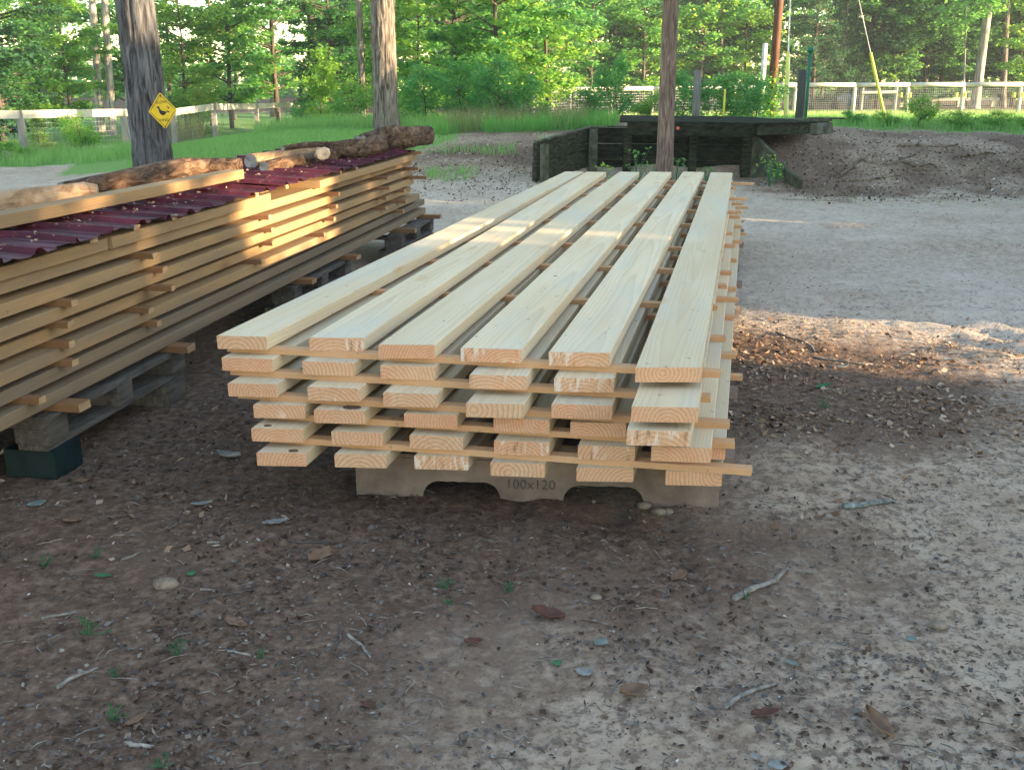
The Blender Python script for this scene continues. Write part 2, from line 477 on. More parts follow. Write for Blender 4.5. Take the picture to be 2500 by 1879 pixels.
for a in ((1500, 300, 18), (1750, 300, 18), (2100, 298, 22), (2450, 298, 22), (1300, 305, 22), (1700, 290, 26), (2300, 285, 30)): cpd(*a)
for x in (-70, -35, 0, 35, 70):
    _cp += [(x, 60, -.2), (x, 100, -.4), (x, 170, -.4)]
_cp += [(-40, 0, 0), (-40, 25, -.4), (40, 0, 0), (40, 25, .3), (25, 12, .3), (22, 0, .1), (-22, 8, -.1)]
_P = np.array(_cp)
def _phi(r2): return np.where(r2 > 1e-9, .5 * r2 * np.log(np.maximum(r2, 1e-9)), 0)
_d2 = ((_P[:, None, :2] - _P[None, :, :2]) ** 2).sum(2)
_n = len(_P)
_A = np.zeros((_n + 3, _n + 3)); _A[:_n, :_n] = _phi(_d2) + np.eye(_n) * .25
_A[:_n, _n] = 1; _A[:_n, _n + 1:] = _P[:, :2]; _A[_n, :_n] = 1; _A[_n + 1:, :_n] = _P[:, :2].T
_w = np.linalg.solve(_A, np.concatenate([_P[:, 2], np.zeros(3)]))
def sstep(a, b, x):
    t = np.clip((x - a) / (b - a), 0, 1); return t * t * (3 - 2 * t)
# the loading dock's footprint: front corners (world)
DK_L = (D(1440, 318, 14.55).x, 14.55)
DK_R = (D(1836, 320, 14.2).x, 14.2)
WG_L = (D(1310, 350, 13.3).x, 13.3)
def terrain(x, y, micro=True):
    x = np.asarray(x, dtype=np.float64); y = np.asarray(y, dtype=np.float64)
    sh = x.shape
    xf = x.ravel(); yf = y.ravel()
    z = np.empty_like(xf)
    for i in range(0, len(xf), 20000):
        a = xf[i:i + 20000]; b = yf[i:i + 20000]
        ac = np.clip(a, -75, 75); bc = np.clip(b, -14, 175)
        d2 = (ac[:, None] - _P[None, :, 0]) ** 2 + (bc[:, None] - _P[None, :, 1]) ** 2
        z[i:i + 20000] = _phi(d2) @ _w[:_n] + _w[_n] + ac * _w[_n + 1] + bc * _w[_n + 2]
    z = z.reshape(sh)
    z = np.clip(z, -.7, 1.2)
    near = 1 - sstep(10.5, 12.5, y + .0 * x)
    flat = near * (1 - sstep(8, 12, np.abs(x)))
    z = z * (1 - flat)
    # hollow in front of the dock wall
    t = (x - WG_L[0]) / (DK_L[0] - WG_L[0])
    line = np.where(x < DK_L[0], WG_L[1] + t * (DK_L[1] - WG_L[1]), DK_L[1] + (x - DK_L[0]) / (DK_R[0] - DK_L[0]) * (DK_R[1] - DK_L[1]))
    ins = sstep(WG_L[0] - .05, WG_L[0] + .15, x) * (1 - sstep(DK_R[0] - .05, DK_R[0] + .35, x)) * (1 - sstep(-.12, .12, y - line))
    z = z * (1 - ins) + np.minimum(z, .01) * ins
    if micro:
        amp = 1 - .75 * sstep(12, 40, y)
        z = z + amp * (.022 * fbm(x * 1.1, y * 1.1, s=3) + .010 * fbm(x * 5, y * 5, s=9, oc=3) + .006 * vnoise(x * 19, y * 19, s=5))
        # wheel ruts and churned sand on the right
        rut = sstep(1.9, 2.6, x) * (1 - sstep(6.2, 7.5, y)) * sstep(2.2, 3.2, y)
        q = (x - 2.2) * .80 + (y - 5) * .60
        z = z + rut * (.018 * np.sin(q * 21 + 1.5 * vnoise(x * 2, y * 2, s=77)) * sstep(-.1, .4, vnoise(x * 1.2, y * .9, s=21)) + .03 * fbm(x * 3, y * 3, s=31, oc=3))
        for k, x0 in enumerate((.02, .30, .46)):
            dd = x - (x0 + .05 * np.sin(y * 2.1 + k))
            z = z + (-.010 * np.exp(-(dd / .035) ** 2) + .008 * np.exp(-((dd - .06) / .035) ** 2)) * sstep(1.9, 2.3, y) * (1 - sstep(2.9, 3.3, y))
        for k, (y0, sl) in enumerate(((5.75, -.13), (6.1, -.10), (8.1, .03), (9.4, .02))):
            dd = y - (y0 + sl * (x - 2.5) + .05 * np.sin(x * 1.7 + k))
            z = z - .03 * np.exp(-(dd / .07) ** 2) * sstep(1.2, 1.9, x) + .022 * np.exp(-((dd - .13) / .08) ** 2) * sstep(1.2, 1.9, x)
    return z
def tz(x, y): return float(terrain(np.array([x]), np.array([y]))[0])
def G(u, v, it=6):
    """point of the ground seen at (u, v)"""
    z = 0.0
    for _ in range(it):
        p = U(u, v, z); z = .5 * z + .5 * tz(p.x, p.y) if _ else tz(p.x, p.y)
    p = U(u, v, z); p.z = tz(p.x, p.y)
    return p

def zones(x, y):
    """what covers the ground: grass, dark leaf mulch, clean sand"""
    n1 = fbm(x * .5, y * .5, s=41); n2 = fbm(x * 1.9, y * 1.9, s=43); n3 = fbm(x * .22, y * .22, s=47)
    z = terrain(x, y, False)
    # grass: the lawn on the left rise, the field beyond the bank
    lawn = sstep(15.2, 16.4, y + n2 * .8 + (x + 4) * .12) * (1 - sstep(-1.6, -.4, x - (y - 17) * .25 + n2 * .6)) * sstep(-7.6, -6.6, x + (y - 16) * .28 + n2 * .4)
    back = sstep(16.0, 17.0, y + n2 * .9)
    far_left = (1 - sstep(-7.0, -6.0, x + (y - 16) * .28)) * sstep(18.3, 19.2, y + n1 * .8 + (x + 8) * .25)
    grass = np.clip(np.maximum(np.maximum(lawn, back * sstep(3.4, 4.6, x)), far_left), 0, 1)
    rough = back * (1 - sstep(3.4, 4.6, x)) * sstep(-3, -1, x)
    grass = np.maximum(grass, rough * np.clip(.25 + .6 * n2, 0, .55))
    # mulch: round the lumber stacks, on the bank, and fading to sand on the right
    stacks = np.exp(-(((x + .9) / 1.9) ** 2 + ((y - 4.2) / 2.6) ** 2))
    side = np.exp(-(((x - 1.5) / 1.0) ** 2 + ((y - 4.5) / .95) ** 2))
    dark = np.clip(1.25 * stacks + .85 * side + .35 * n1 + .45 * n2 - .05, 0, 1)
    fore = np.clip(.30 - .30 * x + .55 * n2 + .5 * n1, 0, 1) * (1 - sstep(3.0, 5.5, y)) * .5
    bank = np.maximum(sstep(.05, .2, z) * sstep(11, 12.3, y), sstep(10.6, 13.6, y + 1.6 * n2 + .8 * n1) * sstep(2.2, 3.4, x)) * np.clip(.62 + .45 * n2, 0, 1)
    bank = np.maximum(bank, .8 * rough)
    bank = np.maximum(bank, .4 * sstep(13.4, 14.4, y + n2) * (1 - sstep(-.2, .6, x)) * sstep(-2.6, -1.8, x))
    mulch = np.clip(np.maximum(np.maximum(dark * (1 - sstep(6.2, 8, y)), fore), bank), 0, 1) * (1 - grass)
    mulch = np.maximum(mulch, sstep(46, 50, y))
    grass = grass * (1 - sstep(46, 50, y))
    sand = np.clip(sstep(4.6, 6.6, y + .3 * x + n2) * (1 - sstep(.03, .12, z)), 0, 1) * (1 - .9 * np.clip(bank * 2, 0, 1)) * np.clip(.72 + .7 * n2 + .4 * n1, 0, 1)
    return grass, mulch, sand

# ground sheet
rows = np.concatenate([np.linspace(-40, .5, 40, endpoint=False), .5 * np.exp(np.linspace(0, math.log(140 / .5), 470))])
s = np.linspace(-1, 1, 480)
GY = np.repeat(rows[:, None], len(s), 1)
hw = 1.6 + .72 * np.maximum(GY, 0)
GX = hw * s[None, :] + (40 + .22 * np.maximum(GY, 0)) * np.sign(s)[None, :] * np.abs(s[None, :]) ** 17
GZ = terrain(GX, GY)
V = np.stack([GX, GY, GZ], -1).reshape(-1, 3)
nr, nc = GX.shape
ii = (np.arange(nr - 1)[:, None] * nc + np.arange(nc - 1)[None, :]).ravel()
F = np.stack([ii, ii + 1, ii + nc + 1, ii + nc], -1)

def groundmat():
    N = NT('ground')
    p = N.pos()
    at = N.n('Attribute', attribute_name='zone')
    sp = N.n('SeparateColor'); N.set(sp, 0, at.outputs['Color'])
    grass, mulch, sand = sp.outputs
    nf = N.noise(p, 26, 6, .7); nm = N.noise(p, 6, 5, .6); nv = N.noise(p, 95, 3, .6); nx = N.noise(p, 1.3, 4)
    dirt = N.ramp(nm, [(.3, (.33, .235, .165)), (.7, (.47, .36, .27))])
    sandc = N.ramp(nm, [(.3, (.45, .36, .28)), (.75, (.55, .455, .37))])
    c = N.mix(sand, dirt, sandc)
    # crumbs of leaf mould over the sand
    crumb = N.ramp(N.math('ADD', nf, N.math('MULTIPLY', N.math('SUBTRACT', nv, .5), .5)), [(.50, 0.), (.60, 1.)])
    c = N.mix(N.math('MULTIPLY', crumb, N.math('SUBTRACT', .72, N.math('MULTIPLY', sand, .46))), c, (.11, .082, .063))
    mul = N.ramp(nf, [(.3, (.060, .036, .025)), (.5, (.145, .092, .064)), (.75, (.28, .195, .142))])
    mk = N.math('ADD', mulch, N.math('MULTIPLY', N.math('SUBTRACT', nf, .5), 1.1))
    c = N.mix(N.ramp(mk, [(.30, 0.), (.72, 1.)]), c, mul)
    gr = N.ramp(nf, [(.25, (.10, .20, .05)), (.5, (.16, .28, .07)), (.75, (.24, .33, .11))])
    gk = N.math('ADD', grass, N.math('MULTIPLY', N.math('SUBTRACT', nm, .5), .5))
    c = N.mix(N.ramp(gk, [(.35, 0.), (.6, 1.)]), c, gr)
    h = N.math('ADD', N.math('ADD', N.math('MULTIPLY', nf, 1.0), N.math('MULTIPLY', nv, .35)), N.math('MULTIPLY', nm, .6))
    return N.out(c, .95, N.bump(h, .7, .02), .1)
gme = np_mesh('ground', V, F, [groundmat()], smooth=True)
g_, m_, s_ = zones(GX, GY)
ca = gme.color_attributes.new('zone', 'FLOAT_COLOR', 'POINT')
ca.data.foreach_set('color', np.stack([g_, m_, s_, np.ones_like(g_)], -1).astype(np.float32).ravel())
ground = tag(link('ground', gme), kind='structure')

# ------------------------------------------------------------------ the fresh stack: 6 layers of 6 boards
T, ST, ZT = .0435, .020, .54
PIT = T + ST
FRONT = [
    [(528.6, 819, 650, 822), (754, 824, 887.8, 825), (923, 841, 1061, 842), (1124.4, 848.8, 1272.9, 852.9), (1339.7, 858.6, 1488.9, 861.4), (1551.6, 897, 1713, 897)],
    [(540.6, 872, 664, 876.5), (737.5, 881.6, 865, 886), (928.3, 891, 1061.5, 895.7), (1145.8, 914, 1285.8, 918), (1353, 921.7, 1499.3, 924), (1541.7, 991.9, 1705, 995)],
    [(555.6, 934.8, 673.7, 937.8), (750, 943.8, 878, 948.3), (935, 957.4, 1066, 961.9), (1137.3, 983.4, 1278, 986.8), (1346.5, 985, 1495, 990), (1529.9, 1049.5, 1688, 1053)],
    [(617.8, 987.4, 744, 989.5), (766, 999.4, 890.8, 1002.4), (986, 1008.5, 1116.8, 1013), (1205, 1019, 1341.4, 1025.8), (1392.6, 1030, 1528.8, 1033.6), (1590.5, 1089, 1736.6, 1093.6)],
    [(612.7, 1044.5, 739, 1047.5), (808.7, 1052, 935, 1056.6), (999.6, 1061, 1130.4, 1067), (1205.8, 1075, 1341.4, 1080), (1411, 1086.8, 1550.9, 1091), (1636, 1084, 1772, 1088)],
    [(625.7, 1104, 746.5, 1106), (816, 1107.7, 943.4, 1110), (1011, 1112, 1143.3, 1115), (1197.3, 1127.5, 1330.5, 1132.6), (1407.8, 1141, 1546.8, 1142.7), (1625.5, 1149.5, 1763.8, 1153)]]
AX1 = [13.43, 12.35, 12.69, 12.68, 12.76, 12.44]

def board_mesh(name, c0, c1, axis, length, thick, rnd, seg=14, wane=.0, ends=(0, 1), bow=.004):
    """a sawn board lying along local +Y with its top at z = thick; c0, c1 = near corners (local xy)"""
    ca_ = .0022
    v = []; f = []; m = []
    w = c1[0] - c0[0]
    phs = rnd.uniform(0, 6); b1 = rnd.uniform(-bow, bow)
    sk = rnd.uniform(-.012, .012)
    for i in range(seg + 1):
        t = i / seg
        for (x0, z0) in ((ca_, 0), (w - ca_, 0), (w, ca_), (w, thick - ca_), (w - ca_, thick), (ca_, thick), (0, thick - ca_), (0, ca_)):
            fx = x0 / w
            yn = c0[1] + (c1[1] - c0[1]) * fx
            yf = length + sk * (fx - .5)
            yy = yn + (yf - yn) * t
            jx = b1 * math.sin(PI * t) + (rnd.uniform(-.0008, .0008) if 0 < i < seg else 0)
            jz = (rnd.uniform(-.0004, .0004) if 0 < i < seg else 0)
            v.append((c0[0] + x0 + jx, yy, z0 + jz))
    n = 8
    for i in range(seg):
        for k in range(n):
            k2 = (k + 1) % n
            f.append((i * n + k, i * n + k2, (i + 1) * n + k2, (i + 1) * n + k)); m.append(0)
    f.append(tuple(range(n))[::-1]); m.append(1)
    f.append(tuple(seg * n + k for k in range(n))); m.append(1)
    f = [tuple(reversed(q)) for q in f]
    me = bpy.data.meshes.new(name)
    me.from_pydata(v, [], f)
    me.polygons.foreach_set('material_index', m)
    me.update()
    return me

def lay_board(name, tl, tr, ang, ylen_far, ztop, thick, mats, rnd, knots=()):
    """tl, tr: near top corners in the world; ang: heading in degrees right of +Y; far end at world Y ylen_far"""
    a = rad(ang)
    ax = Vector((math.sin(a), math.cos(a))); pr = Vector((math.cos(a), -math.sin(a)))
    mid = (Vector(tl[:2]) + Vector(tr[:2])) / 2
    l0 = Vector(tl[:2]) - mid; l1 = Vector(tr[:2]) - mid
    c0 = (l0.dot(pr), l0.dot(ax)); c1 = (l1.dot(pr), l1.dot(ax))
    L = (ylen_far - mid.y) / math.cos(a)
    me = board_mesh(name, c0, c1, ax, L, thick, rnd)
    for m in mats: me.materials.append(m)
    o = link(name, me)
    o.location = (mid.x, mid.y, ztop - thick)
    o.rotation_euler = (0, 0, -a)
    return o, c0, c1, L

ORD = ['first', 'second', 'third', 'fourth', 'fifth', 'sixth', 'seventh', 'eighth', 'ninth', 'tenth']
LAYN = ['top layer', 'second layer', 'third layer', 'fourth layer', 'fifth layer', 'bottom layer']
POSN = ['leftmost', 'second from left', 'third from left', 'third from right', 'second from right', 'rightmost']
FEAT = {(0, 0): 'pale wide board with plain top', (0, 2): 'pale board with bluish stain', (0, 5): 'pale broad board with wavy grain',
        (3, 1): 'board with big dark knot', (4, 0): 'pinkish board with small dark knot', (5, 0): 'peach board with grey knot over its end',
        (3, 4): 'board with brown streaked end', (4, 4): 'board with patchy white end', (3, 3): 'board with white chipped end',
        (5, 4): 'peach board with cracked end', (5, 5): 'orange board with spotted end', (4, 3): 'board with chevron striped end',
        (5, 1): 'orange board with gashed end'}
stack_rnd = random.Random(21)
edges_r = {}
for k, row in enumerate(FRONT):
    zt = ZT - k * PIT
    for i, q in enumerate(row):
        tl = U(q[0], q[1], zt); tr = U(q[2], q[3], zt)
        ang = AX1[i] if k == 0 else 12.55 + stack_rnd.uniform(-.18, .18)
        far = {0: 9.02, 5: 8.93}.get(i, 9.0) if k == 0 else 9.0 + stack_rnd.uniform(-.25, .12)
        o, c0, c1, L = lay_board('sawn_board', tl, tr, ang, far, zt, T, [M['board'], M['board_end']], stack_rnd)
        ft = FEAT.get((k, i), 'pale sawn board' if k == 0 else 'fresh sawn board')
        tag(o, f'{ft}, {POSN[i]} in {LAYN[k]} of front stack', 'board', 'boards of the fresh lumber stack')
        if i == 5: edges_r[k] = (o.location.copy(), ang, c1[0])
        # knots: little dark discs let into the end or the top
        if (k, i) in ((3, 1), (4, 0), (5, 0), (0, 3)):
            kb = MB()
            n = 14
            r1 = {(3, 1): .022, (4, 0): .010, (5, 0): .012, (0, 3): .006}[(k, i)]
            cx = {(3, 1): .028, (4, 0): -.04, (5, 0): .03, (0, 3): -.02}[(k, i)]
            cy = (c0[1] + c1[1]) / 2 + {(3, 1): .035, (4, 0): .02, (5, 0): .025, (0, 3): 1.2}[(k, i)]
            vs = [(cx + r1 * math.cos(2 * PI * j / n) * (1.3 + .1 * math.sin(3 * j)), cy + r1 * math.sin(2 * PI * j / n), T + (.0012)) for j in range(n)]
            vs += [(cx + (p[0] - cx) * 1.12, cy + (p[1] - cy) * 1.12, T - .002) for p in vs]
            kb.add(vs, [tuple(range(n))] + [(j, n + j, n + (j + 1) % n, (j + 1) % n) for j in range(n)])
            kb.build('knot', plain('knot wood', (.16, .09, .06), .8, .4, 60), o)

# stickers between the layers
SY = [(.55, 3.88), (.69, 4.6), (.82, 5.22), (1.01, 6.07), (1.16, 6.73), (1.34, 7.5), (1.5, 8.22), (1.57, 8.6)]
a0 = rad(12.55); AXV = Vector((math.sin(a0), math.cos(a0))); PRV = Vector((math.cos(a0), -math.sin(a0)))
RE = [(1741, 884), (1727, 961), (1761, 1004), (1776, 1051), (1815, 1114)]
GAPN = ['under the top layer', 'under second layer', 'under third layer', 'under fourth layer', 'above the bottom layer']
stk_rnd = random.Random(5)
def strip(name, c, length, w, h, heading, mats, rnd, bend=.0):
    """a thin strip centred at c, its length along the heading (radians right of +X, downward)"""
    b = MB()
    ca_ = .0015
    n = 6
    prof = ((-w / 2, -h / 2), (w / 2, -h / 2), (w / 2, h / 2 - ca_), (w / 2 - ca_, h / 2), (-w / 2 + ca_, h / 2), (-w / 2, h / 2 - ca_))
    for i in range(n + 1):
        t = i / n - .5
        for (y, z) in prof:
            b.v.append((t * length + (rnd.uniform(-.003, .003) if i in (0, n) else 0), y + bend * (1 - 4 * t * t), z))
    m_ = 6
    for i in range(n):
        for k in range(m_):
            k2 = (k + 1) % m_
            b.f.append((i * m_ + k, (i + 1) * m_ + k, (i + 1) * m_ + k2, i * m_ + k2)); b.m.append(0)
    b.f.append(tuple(range(m_))); b.m.append(1)
    b.f.append(tuple(n * m_ + k for k in range(m_))[::-1]); b.m.append(1)
    o = b.build(name, mats)
    o.location = c
    o.rotation_euler = (0, 0, -heading)
    return o
for g in range(5):
    ztop = ZT - g * PIT - T
    fl = U(FRONT[g][0][0], FRONT[g][0][1], ztop + T)     # near left board end
    re = U(*RE[g], ztop)
    lf = Vector((fl.x + .165, fl.y + .012))
    # front sticker: from its right end back to the left edge, square to the boards
    h0 = rad(11.2)
    dx = Vector((math.cos(h0), -math.sin(h0)))
    right = Vector((re.x, re.y))
    left_x = fl.x + .015
    ln = (right.x - left_x) / math.cos(h0)
    # keep the front face just behind the left board's end
    y_at_left = right.y + ln * math.sin(h0)
    yoff = (fl.y + .004 + (0 if g else 0)) - y_at_left
    yoff = max(-.12, min(.12, yoff))
    c = right - dx * ln / 2 + Vector((0, yoff)) + Vector((math.sin(h0), math.cos(h0))) * .034
    o = strip('sticker', (c.x, c.y, ztop - ST / 2), ln, .04, ST - .0006, h0, [M['sticker'], M['board_end']], stk_rnd)
    tag(o, f'thin orange spacer strip {GAPN[g]} at near end of front stack', 'spacer strip', 'spacer strips of the fresh lumber stack')
    for j, (sx, sy) in enumerate(SY):
        base = Vector((sx, sy)) + AXV * ((stk_rnd.uniform(-.09, .09) if g else 0) + (.02 if g else 0))
        loc, ang, c1x = edges_r[g + 1] if g else edges_r[0]
        # right edge of the stack at this place
        sax = (base - Vector(loc[:2])).dot(AXV)
        edge = Vector(loc[:2]) + AXV * sax + PRV * c1x
        pro = stk_rnd.choice((-.01, .0, .01, .015, .03, .05))
        if g == 0 and j in (7, 6): pro = (.03, .17)[j - 6]
        if g == 0 and j in (4, 5): pro = (.06, .12)[j - 4]
        rr = edge + PRV * pro
        ln = 1.42 + stk_rnd.uniform(0, .12) + pro
        hh = a0 + stk_rnd.uniform(-.012, .012)
        c = rr - Vector((math.cos(hh), -math.sin(hh))) * ln / 2
        o = strip('sticker', (c.x, c.y, ztop - ST / 2), ln, .042 + stk_rnd.uniform(-.004, .004), ST - .0006, hh, [M['sticker'], M['board_end']], stk_rnd)
        tag(o, f'thin orange spacer strip {GAPN[g]}, {ORD[j + 1]} from near end of front stack', 'spacer strip', 'spacer strips of the fresh lumber stack')

# ------------------------------------------------------------------ the pressed pallets beneath
ZB = ZT - 5 * PIT - T           # underside of the bottom layer
def fibre_pallet(corner_l, corner_r, depth, height, text):
    cl = Vector(corner_l); cr = Vector(corner_r)
    d = (cr - cl); W = d.length; ang = math.atan2(d.y, d.x)
    root = empty('fibre_pallet', (cl.x, cl.y, 0), ang)
    def fascia(name, y0, th):
        # front board with two arched openings, drawn as an outline and thickened
        def arch(a, b, hh):
            r = .06; pts = [(a, 0)]
            for t in range(7):
                an = PI - t / 6 * PI / 2
                pts.append((a + r * .9 + r * .9 * math.cos(an), hh - r + r * math.sin(an)))
            k = 9
            for t in range(1, k): pts.append((a + r * .9 + (b - a - 1.8 * r) * t / k, hh + R.uniform(-.002, .002)))
            for t in range(7):
                an = PI / 2 - t / 6 * PI / 2
                pts.append((b - r * .9 + r * .9 * math.cos(an), hh - r + r * math.sin(an)))
            pts.append((b, 0))
            return pts
        low = [(0, -.02)]
        for (a, b) in ((.187, .404), (.577, .798)):
            q = arch(a * W, b * W, height * .43)
            q[0] = (q[0][0], -.02); q[-1] = (q[-1][0], -.02)
            low += q
        low.append((W, -.02))
        b_ = MB()
        n = len(low)
        for y in (y0, y0 + th):
            for x, z in low: b_.v.append((x, y, z))
            for x, z in low: b_.v.append((x, y, height))
        for i in range(n - 1):
            if abs(low[i][0] - low[i + 1][0]) > 1e-6:
                b_.f.append((i, i + 1, n + i + 1, n + i)); b_.m.append(0)
                b_.f.append((2 * n + i, 3 * n + i, 3 * n + i + 1, 2 * n + i + 1)); b_.m.append(0)
            b_.f.append((i, 2 * n + i, 2 * n + i + 1, i + 1)); b_.m.append(0)
            b_.f.append((n + i, n + i + 1, 3 * n + i + 1, 3 * n + i)); b_.m.append(0)
        b_.f.append((0, n, 3 * n, 2 * n)); b_.m.append(0)
        b_.f.append((n - 1, 3 * n - 1, 4 * n - 1, 2 * n - 1)); b_.m.append(0)
        return b_.build(name, M['fibre'], root)
    fascia('front_runner', 0, .03)
    fascia('middle_runner', depth / 2, .03)
    fascia('back_runner', depth - .03, .03)
    dk = MB().box((W / 2, depth / 2, height + .0075), (W - .01, depth - .004, .012)).build('deck', M['fibre'], root)
    if text:
        cu = bpy.data.curves.new('stencil', 'FONT')
        cu.body = '100x120'; cu.size = .047; cu.extrude = .0006; cu.align_x = 'CENTER'
        tmp = bpy.data.objects.new('tmp', cu)
        COL.objects.link(tmp)
        bpy.context.view_layer.update()
        me = bpy.data.meshes.new_from_object(tmp.evaluated_get(bpy.context.evaluated_depsgraph_get()))
        bpy.data.objects.remove(tmp)
        me.materials.clear(); me.materials.append(M['fibre_dark'])
        o = link('stencil_text', me, root)
        o.location = (W * .487, -.0012, height * .30)
        o.rotation_euler = (PI / 2, 0, 0)
    return root
pl, pr_ = U(871, 1207, 0), U(1754, 1236, 0)
fp = fibre_pallet(pl[:2], pr_[:2], 1.0, .135, True)
tag(fp, 'brown pressed fibre pallet with arched openings stencilled 100x120 under front stack', 'pallet')
for j, sd in enumerate((2.15, 4.35)):
    q = Vector(pl[:2]) + AXV * sd; q2 = q + PRV * 1.18
    f2 = fibre_pallet(q, q2, 1.0, .135, False)
    tag(f2, ['brown pressed pallet hidden under the middle of front stack', 'brown pressed pallet hidden under the far half of front stack'][j], 'pallet')
for j, sd in enumerate((.10, .82, 2.3, 3.0, 4.5, 5.2)):
    c = (Vector(pl[:2]) + Vector(pr_[:2])) / 2 + AXV * sd
    o = strip('bearer', (c.x + .02, c.y, (.150 + ZB) / 2), 1.22, .09, ZB - .150 - .001, a0, [M['fibre'], M['fibre']], stk_rnd)
    tag(o, f'flat wooden bearer between pallets and bottom boards, {ORD[j]} from near end', 'bearer', 'bearers under the front stack')

# ------------------------------------------------------------------ the older stack on the left
LA = math.atan(.168); LAX = Vector((math.sin(LA), math.cos(LA))); LPR = Vector((math.cos(LA), -math.sin(LA)))
LO = Vector((-1.62, 3.24))           # a point of its right face
LT, LS, LZ0 = .0445, .0235, .25
def lface(u, v, z):                   # s along the right face for a pixel at height z
    p = U(u, v, z); return (Vector(p[:2]) - LO).dot(LAX)
zl = []                               # tops of layers 1..8
zz = LZ0
tops = [0] * 8
for k in range(7, -1, -1):
    tops[k] = zz + LT
    zz = tops[k] + (LS if k > 1 else .0015)
LTOP = tops[0]
lr = random.Random(31)
LLAY = ['top layer', 'second layer', 'third layer', 'fourth layer', 'fifth layer', 'sixth layer', 'seventh layer', 'lowest layer']
def lboard(s0, s1, t_right, width, ztop, mats, label, group, thick=LT):
    tl = LO + LAX * s0 + LPR * (t_right - width); tr = LO + LAX * s0 + LPR * t_right
    far = LO + LAX * s1
    o, *_ = lay_board('drying_board', (tl.x, tl.y), (tr.x, tr.y), math.degrees(LA), far.y, ztop, thick, mats, lr)
    tag(o, label, 'board', group)
    return o
S0 = -1.35
sA = lface(213, 578, tops[0]); sB = lface(624, 470, tops[0]); sC = lface(705, 440, tops[0]); sE = lface(1000, 374, tops[0])
GL = 'edge boards of the older lumber stack'
offs = [0, -.022, .004, .018, -.014, .022, .006, .024]
lboard(S0, sA - .004, .0, .19, LTOP, [M['old_board'], M['old_end']], 'tan board at left frame edge of older stack top layer under the maroon tin', GL)
lboard(sA + .004, sB, .004, .19, LTOP, [M['old_board'], M['old_end']], 'tan board ending at the dark gap in top layer of older stack', GL)
lboard(sC, sE, .03, .19, LTOP, [M['old_board'], M['old_end']], 'sunlit tan board with bright rounded near end on top of older stack', GL)
for k in range(1, 8):
    grey = k >= 6
    dark_lower = k == 7
    send = sE + [0, .03, -.06, -.09, -.06, .06, .28, .24][k]
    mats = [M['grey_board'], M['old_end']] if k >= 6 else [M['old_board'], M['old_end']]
    lboard(S0 + lr.uniform(-.05, .05), send, offs[k], .185, tops[k], mats,
           ['', 'long tan board in second layer, directly below the top one of older stack', 'long tan edge board in third layer of older stack',
            'long tan edge board in fourth layer of older stack', 'long tan edge board in fifth layer of older stack',
            'long tan edge board in sixth layer of older stack', 'greyish weathered edge board, second from bottom of older stack',
            'grey weathered edge board at the very bottom of older stack'][k], GL)
for k in range(8):
    for j in range(4):
        t = -.235 - j * .205
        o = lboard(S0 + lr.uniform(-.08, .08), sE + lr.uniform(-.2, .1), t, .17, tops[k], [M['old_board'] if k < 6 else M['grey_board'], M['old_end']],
                   f'inner tan board of the {LLAY[k]}, behind the edge board of older stack', 'inner boards of the older lumber stack')
STK = {'A': [(376, 617), (402, 651), (423, 696), (347, 748), (358, 781)], 'N': [None, (32, 725), (37, 778), (52, 826), (58, 871), (102, 968)],
       'B': [(628, 524), (640, 555), (621, 587), (590, 631), None, None], 'C': [(781, 468), (781, 498), (794, 529), (765, 567)],
       'E': [(948, 430), (953, 455), (926, 479), (908, 503)], 'F': [(1022, 408), (1041, 430), (985, 462), (992, 488), (985, 512)]}
CN = {'N': 'at left frame edge', 'A': 'left of the sunlit patch', 'B': 'at left of the sun glare', 'C': 'in the sun glare', 'E': 'right of the sun glare', 'F': 'at far end'}
GN = ['uppermost gap', 'second gap', 'third gap', 'fourth gap', 'fifth gap', 'lowest gap']
for cn, lst in STK.items():
    for g, p in enumerate(lst):
        if p is None: continue
        ztop = tops[g + 1] - LT
        q = Vector(U(p[0], p[1], ztop)[:2])
        s_ = (q - LO).dot(LAX); t_ = (q - LO).dot(LPR)
        t_ = max(.06, min(.24, t_))
        e = LO + LAX * s_ + LPR * t_
        hh = LA + lr.uniform(-.02, .02)
        c = e - Vector((math.cos(hh), -math.sin(hh))) * .575
        o = strip('sticker', (c.x, c.y, ztop - LS / 2), 1.15, .038, LS - .0008, hh, [M['old_sticker'], M['old_end']], lr)
        tag(o, f'brown spacer stub {CN[cn]} of older stack, in its {GN[g]}', 'spacer strip', 'spacer strips of the older lumber stack')
# strips lying on the top layer under the tin
for j, (u, v) in enumerate(((207, 577), (290, 548), (395, 524), (590, 470), (648, 450), (790, 415), (830, 405), (1030, 370))):
    q = Vector(U(u, v, LTOP + .022)[:2]); s_ = (q - LO).dot(LAX); t_ = min(.12, max(.01, (q - LO).dot(LPR)))
    e = LO + LAX * s_ + LPR * t_
    c = e - LPR * .55
    o = strip('sticker', (c.x, c.y, LTOP + .0115), 1.1, .045, .021, LA, [M['pallet'] if j < 3 else M['old_sticker'], M['old_end']], lr)
    tag(o, f'{"grey" if j < 3 else "brown"} strip holding the tin off the older stack, {ORD[j]} from the near end', 'spacer strip', 'strips under the tin')

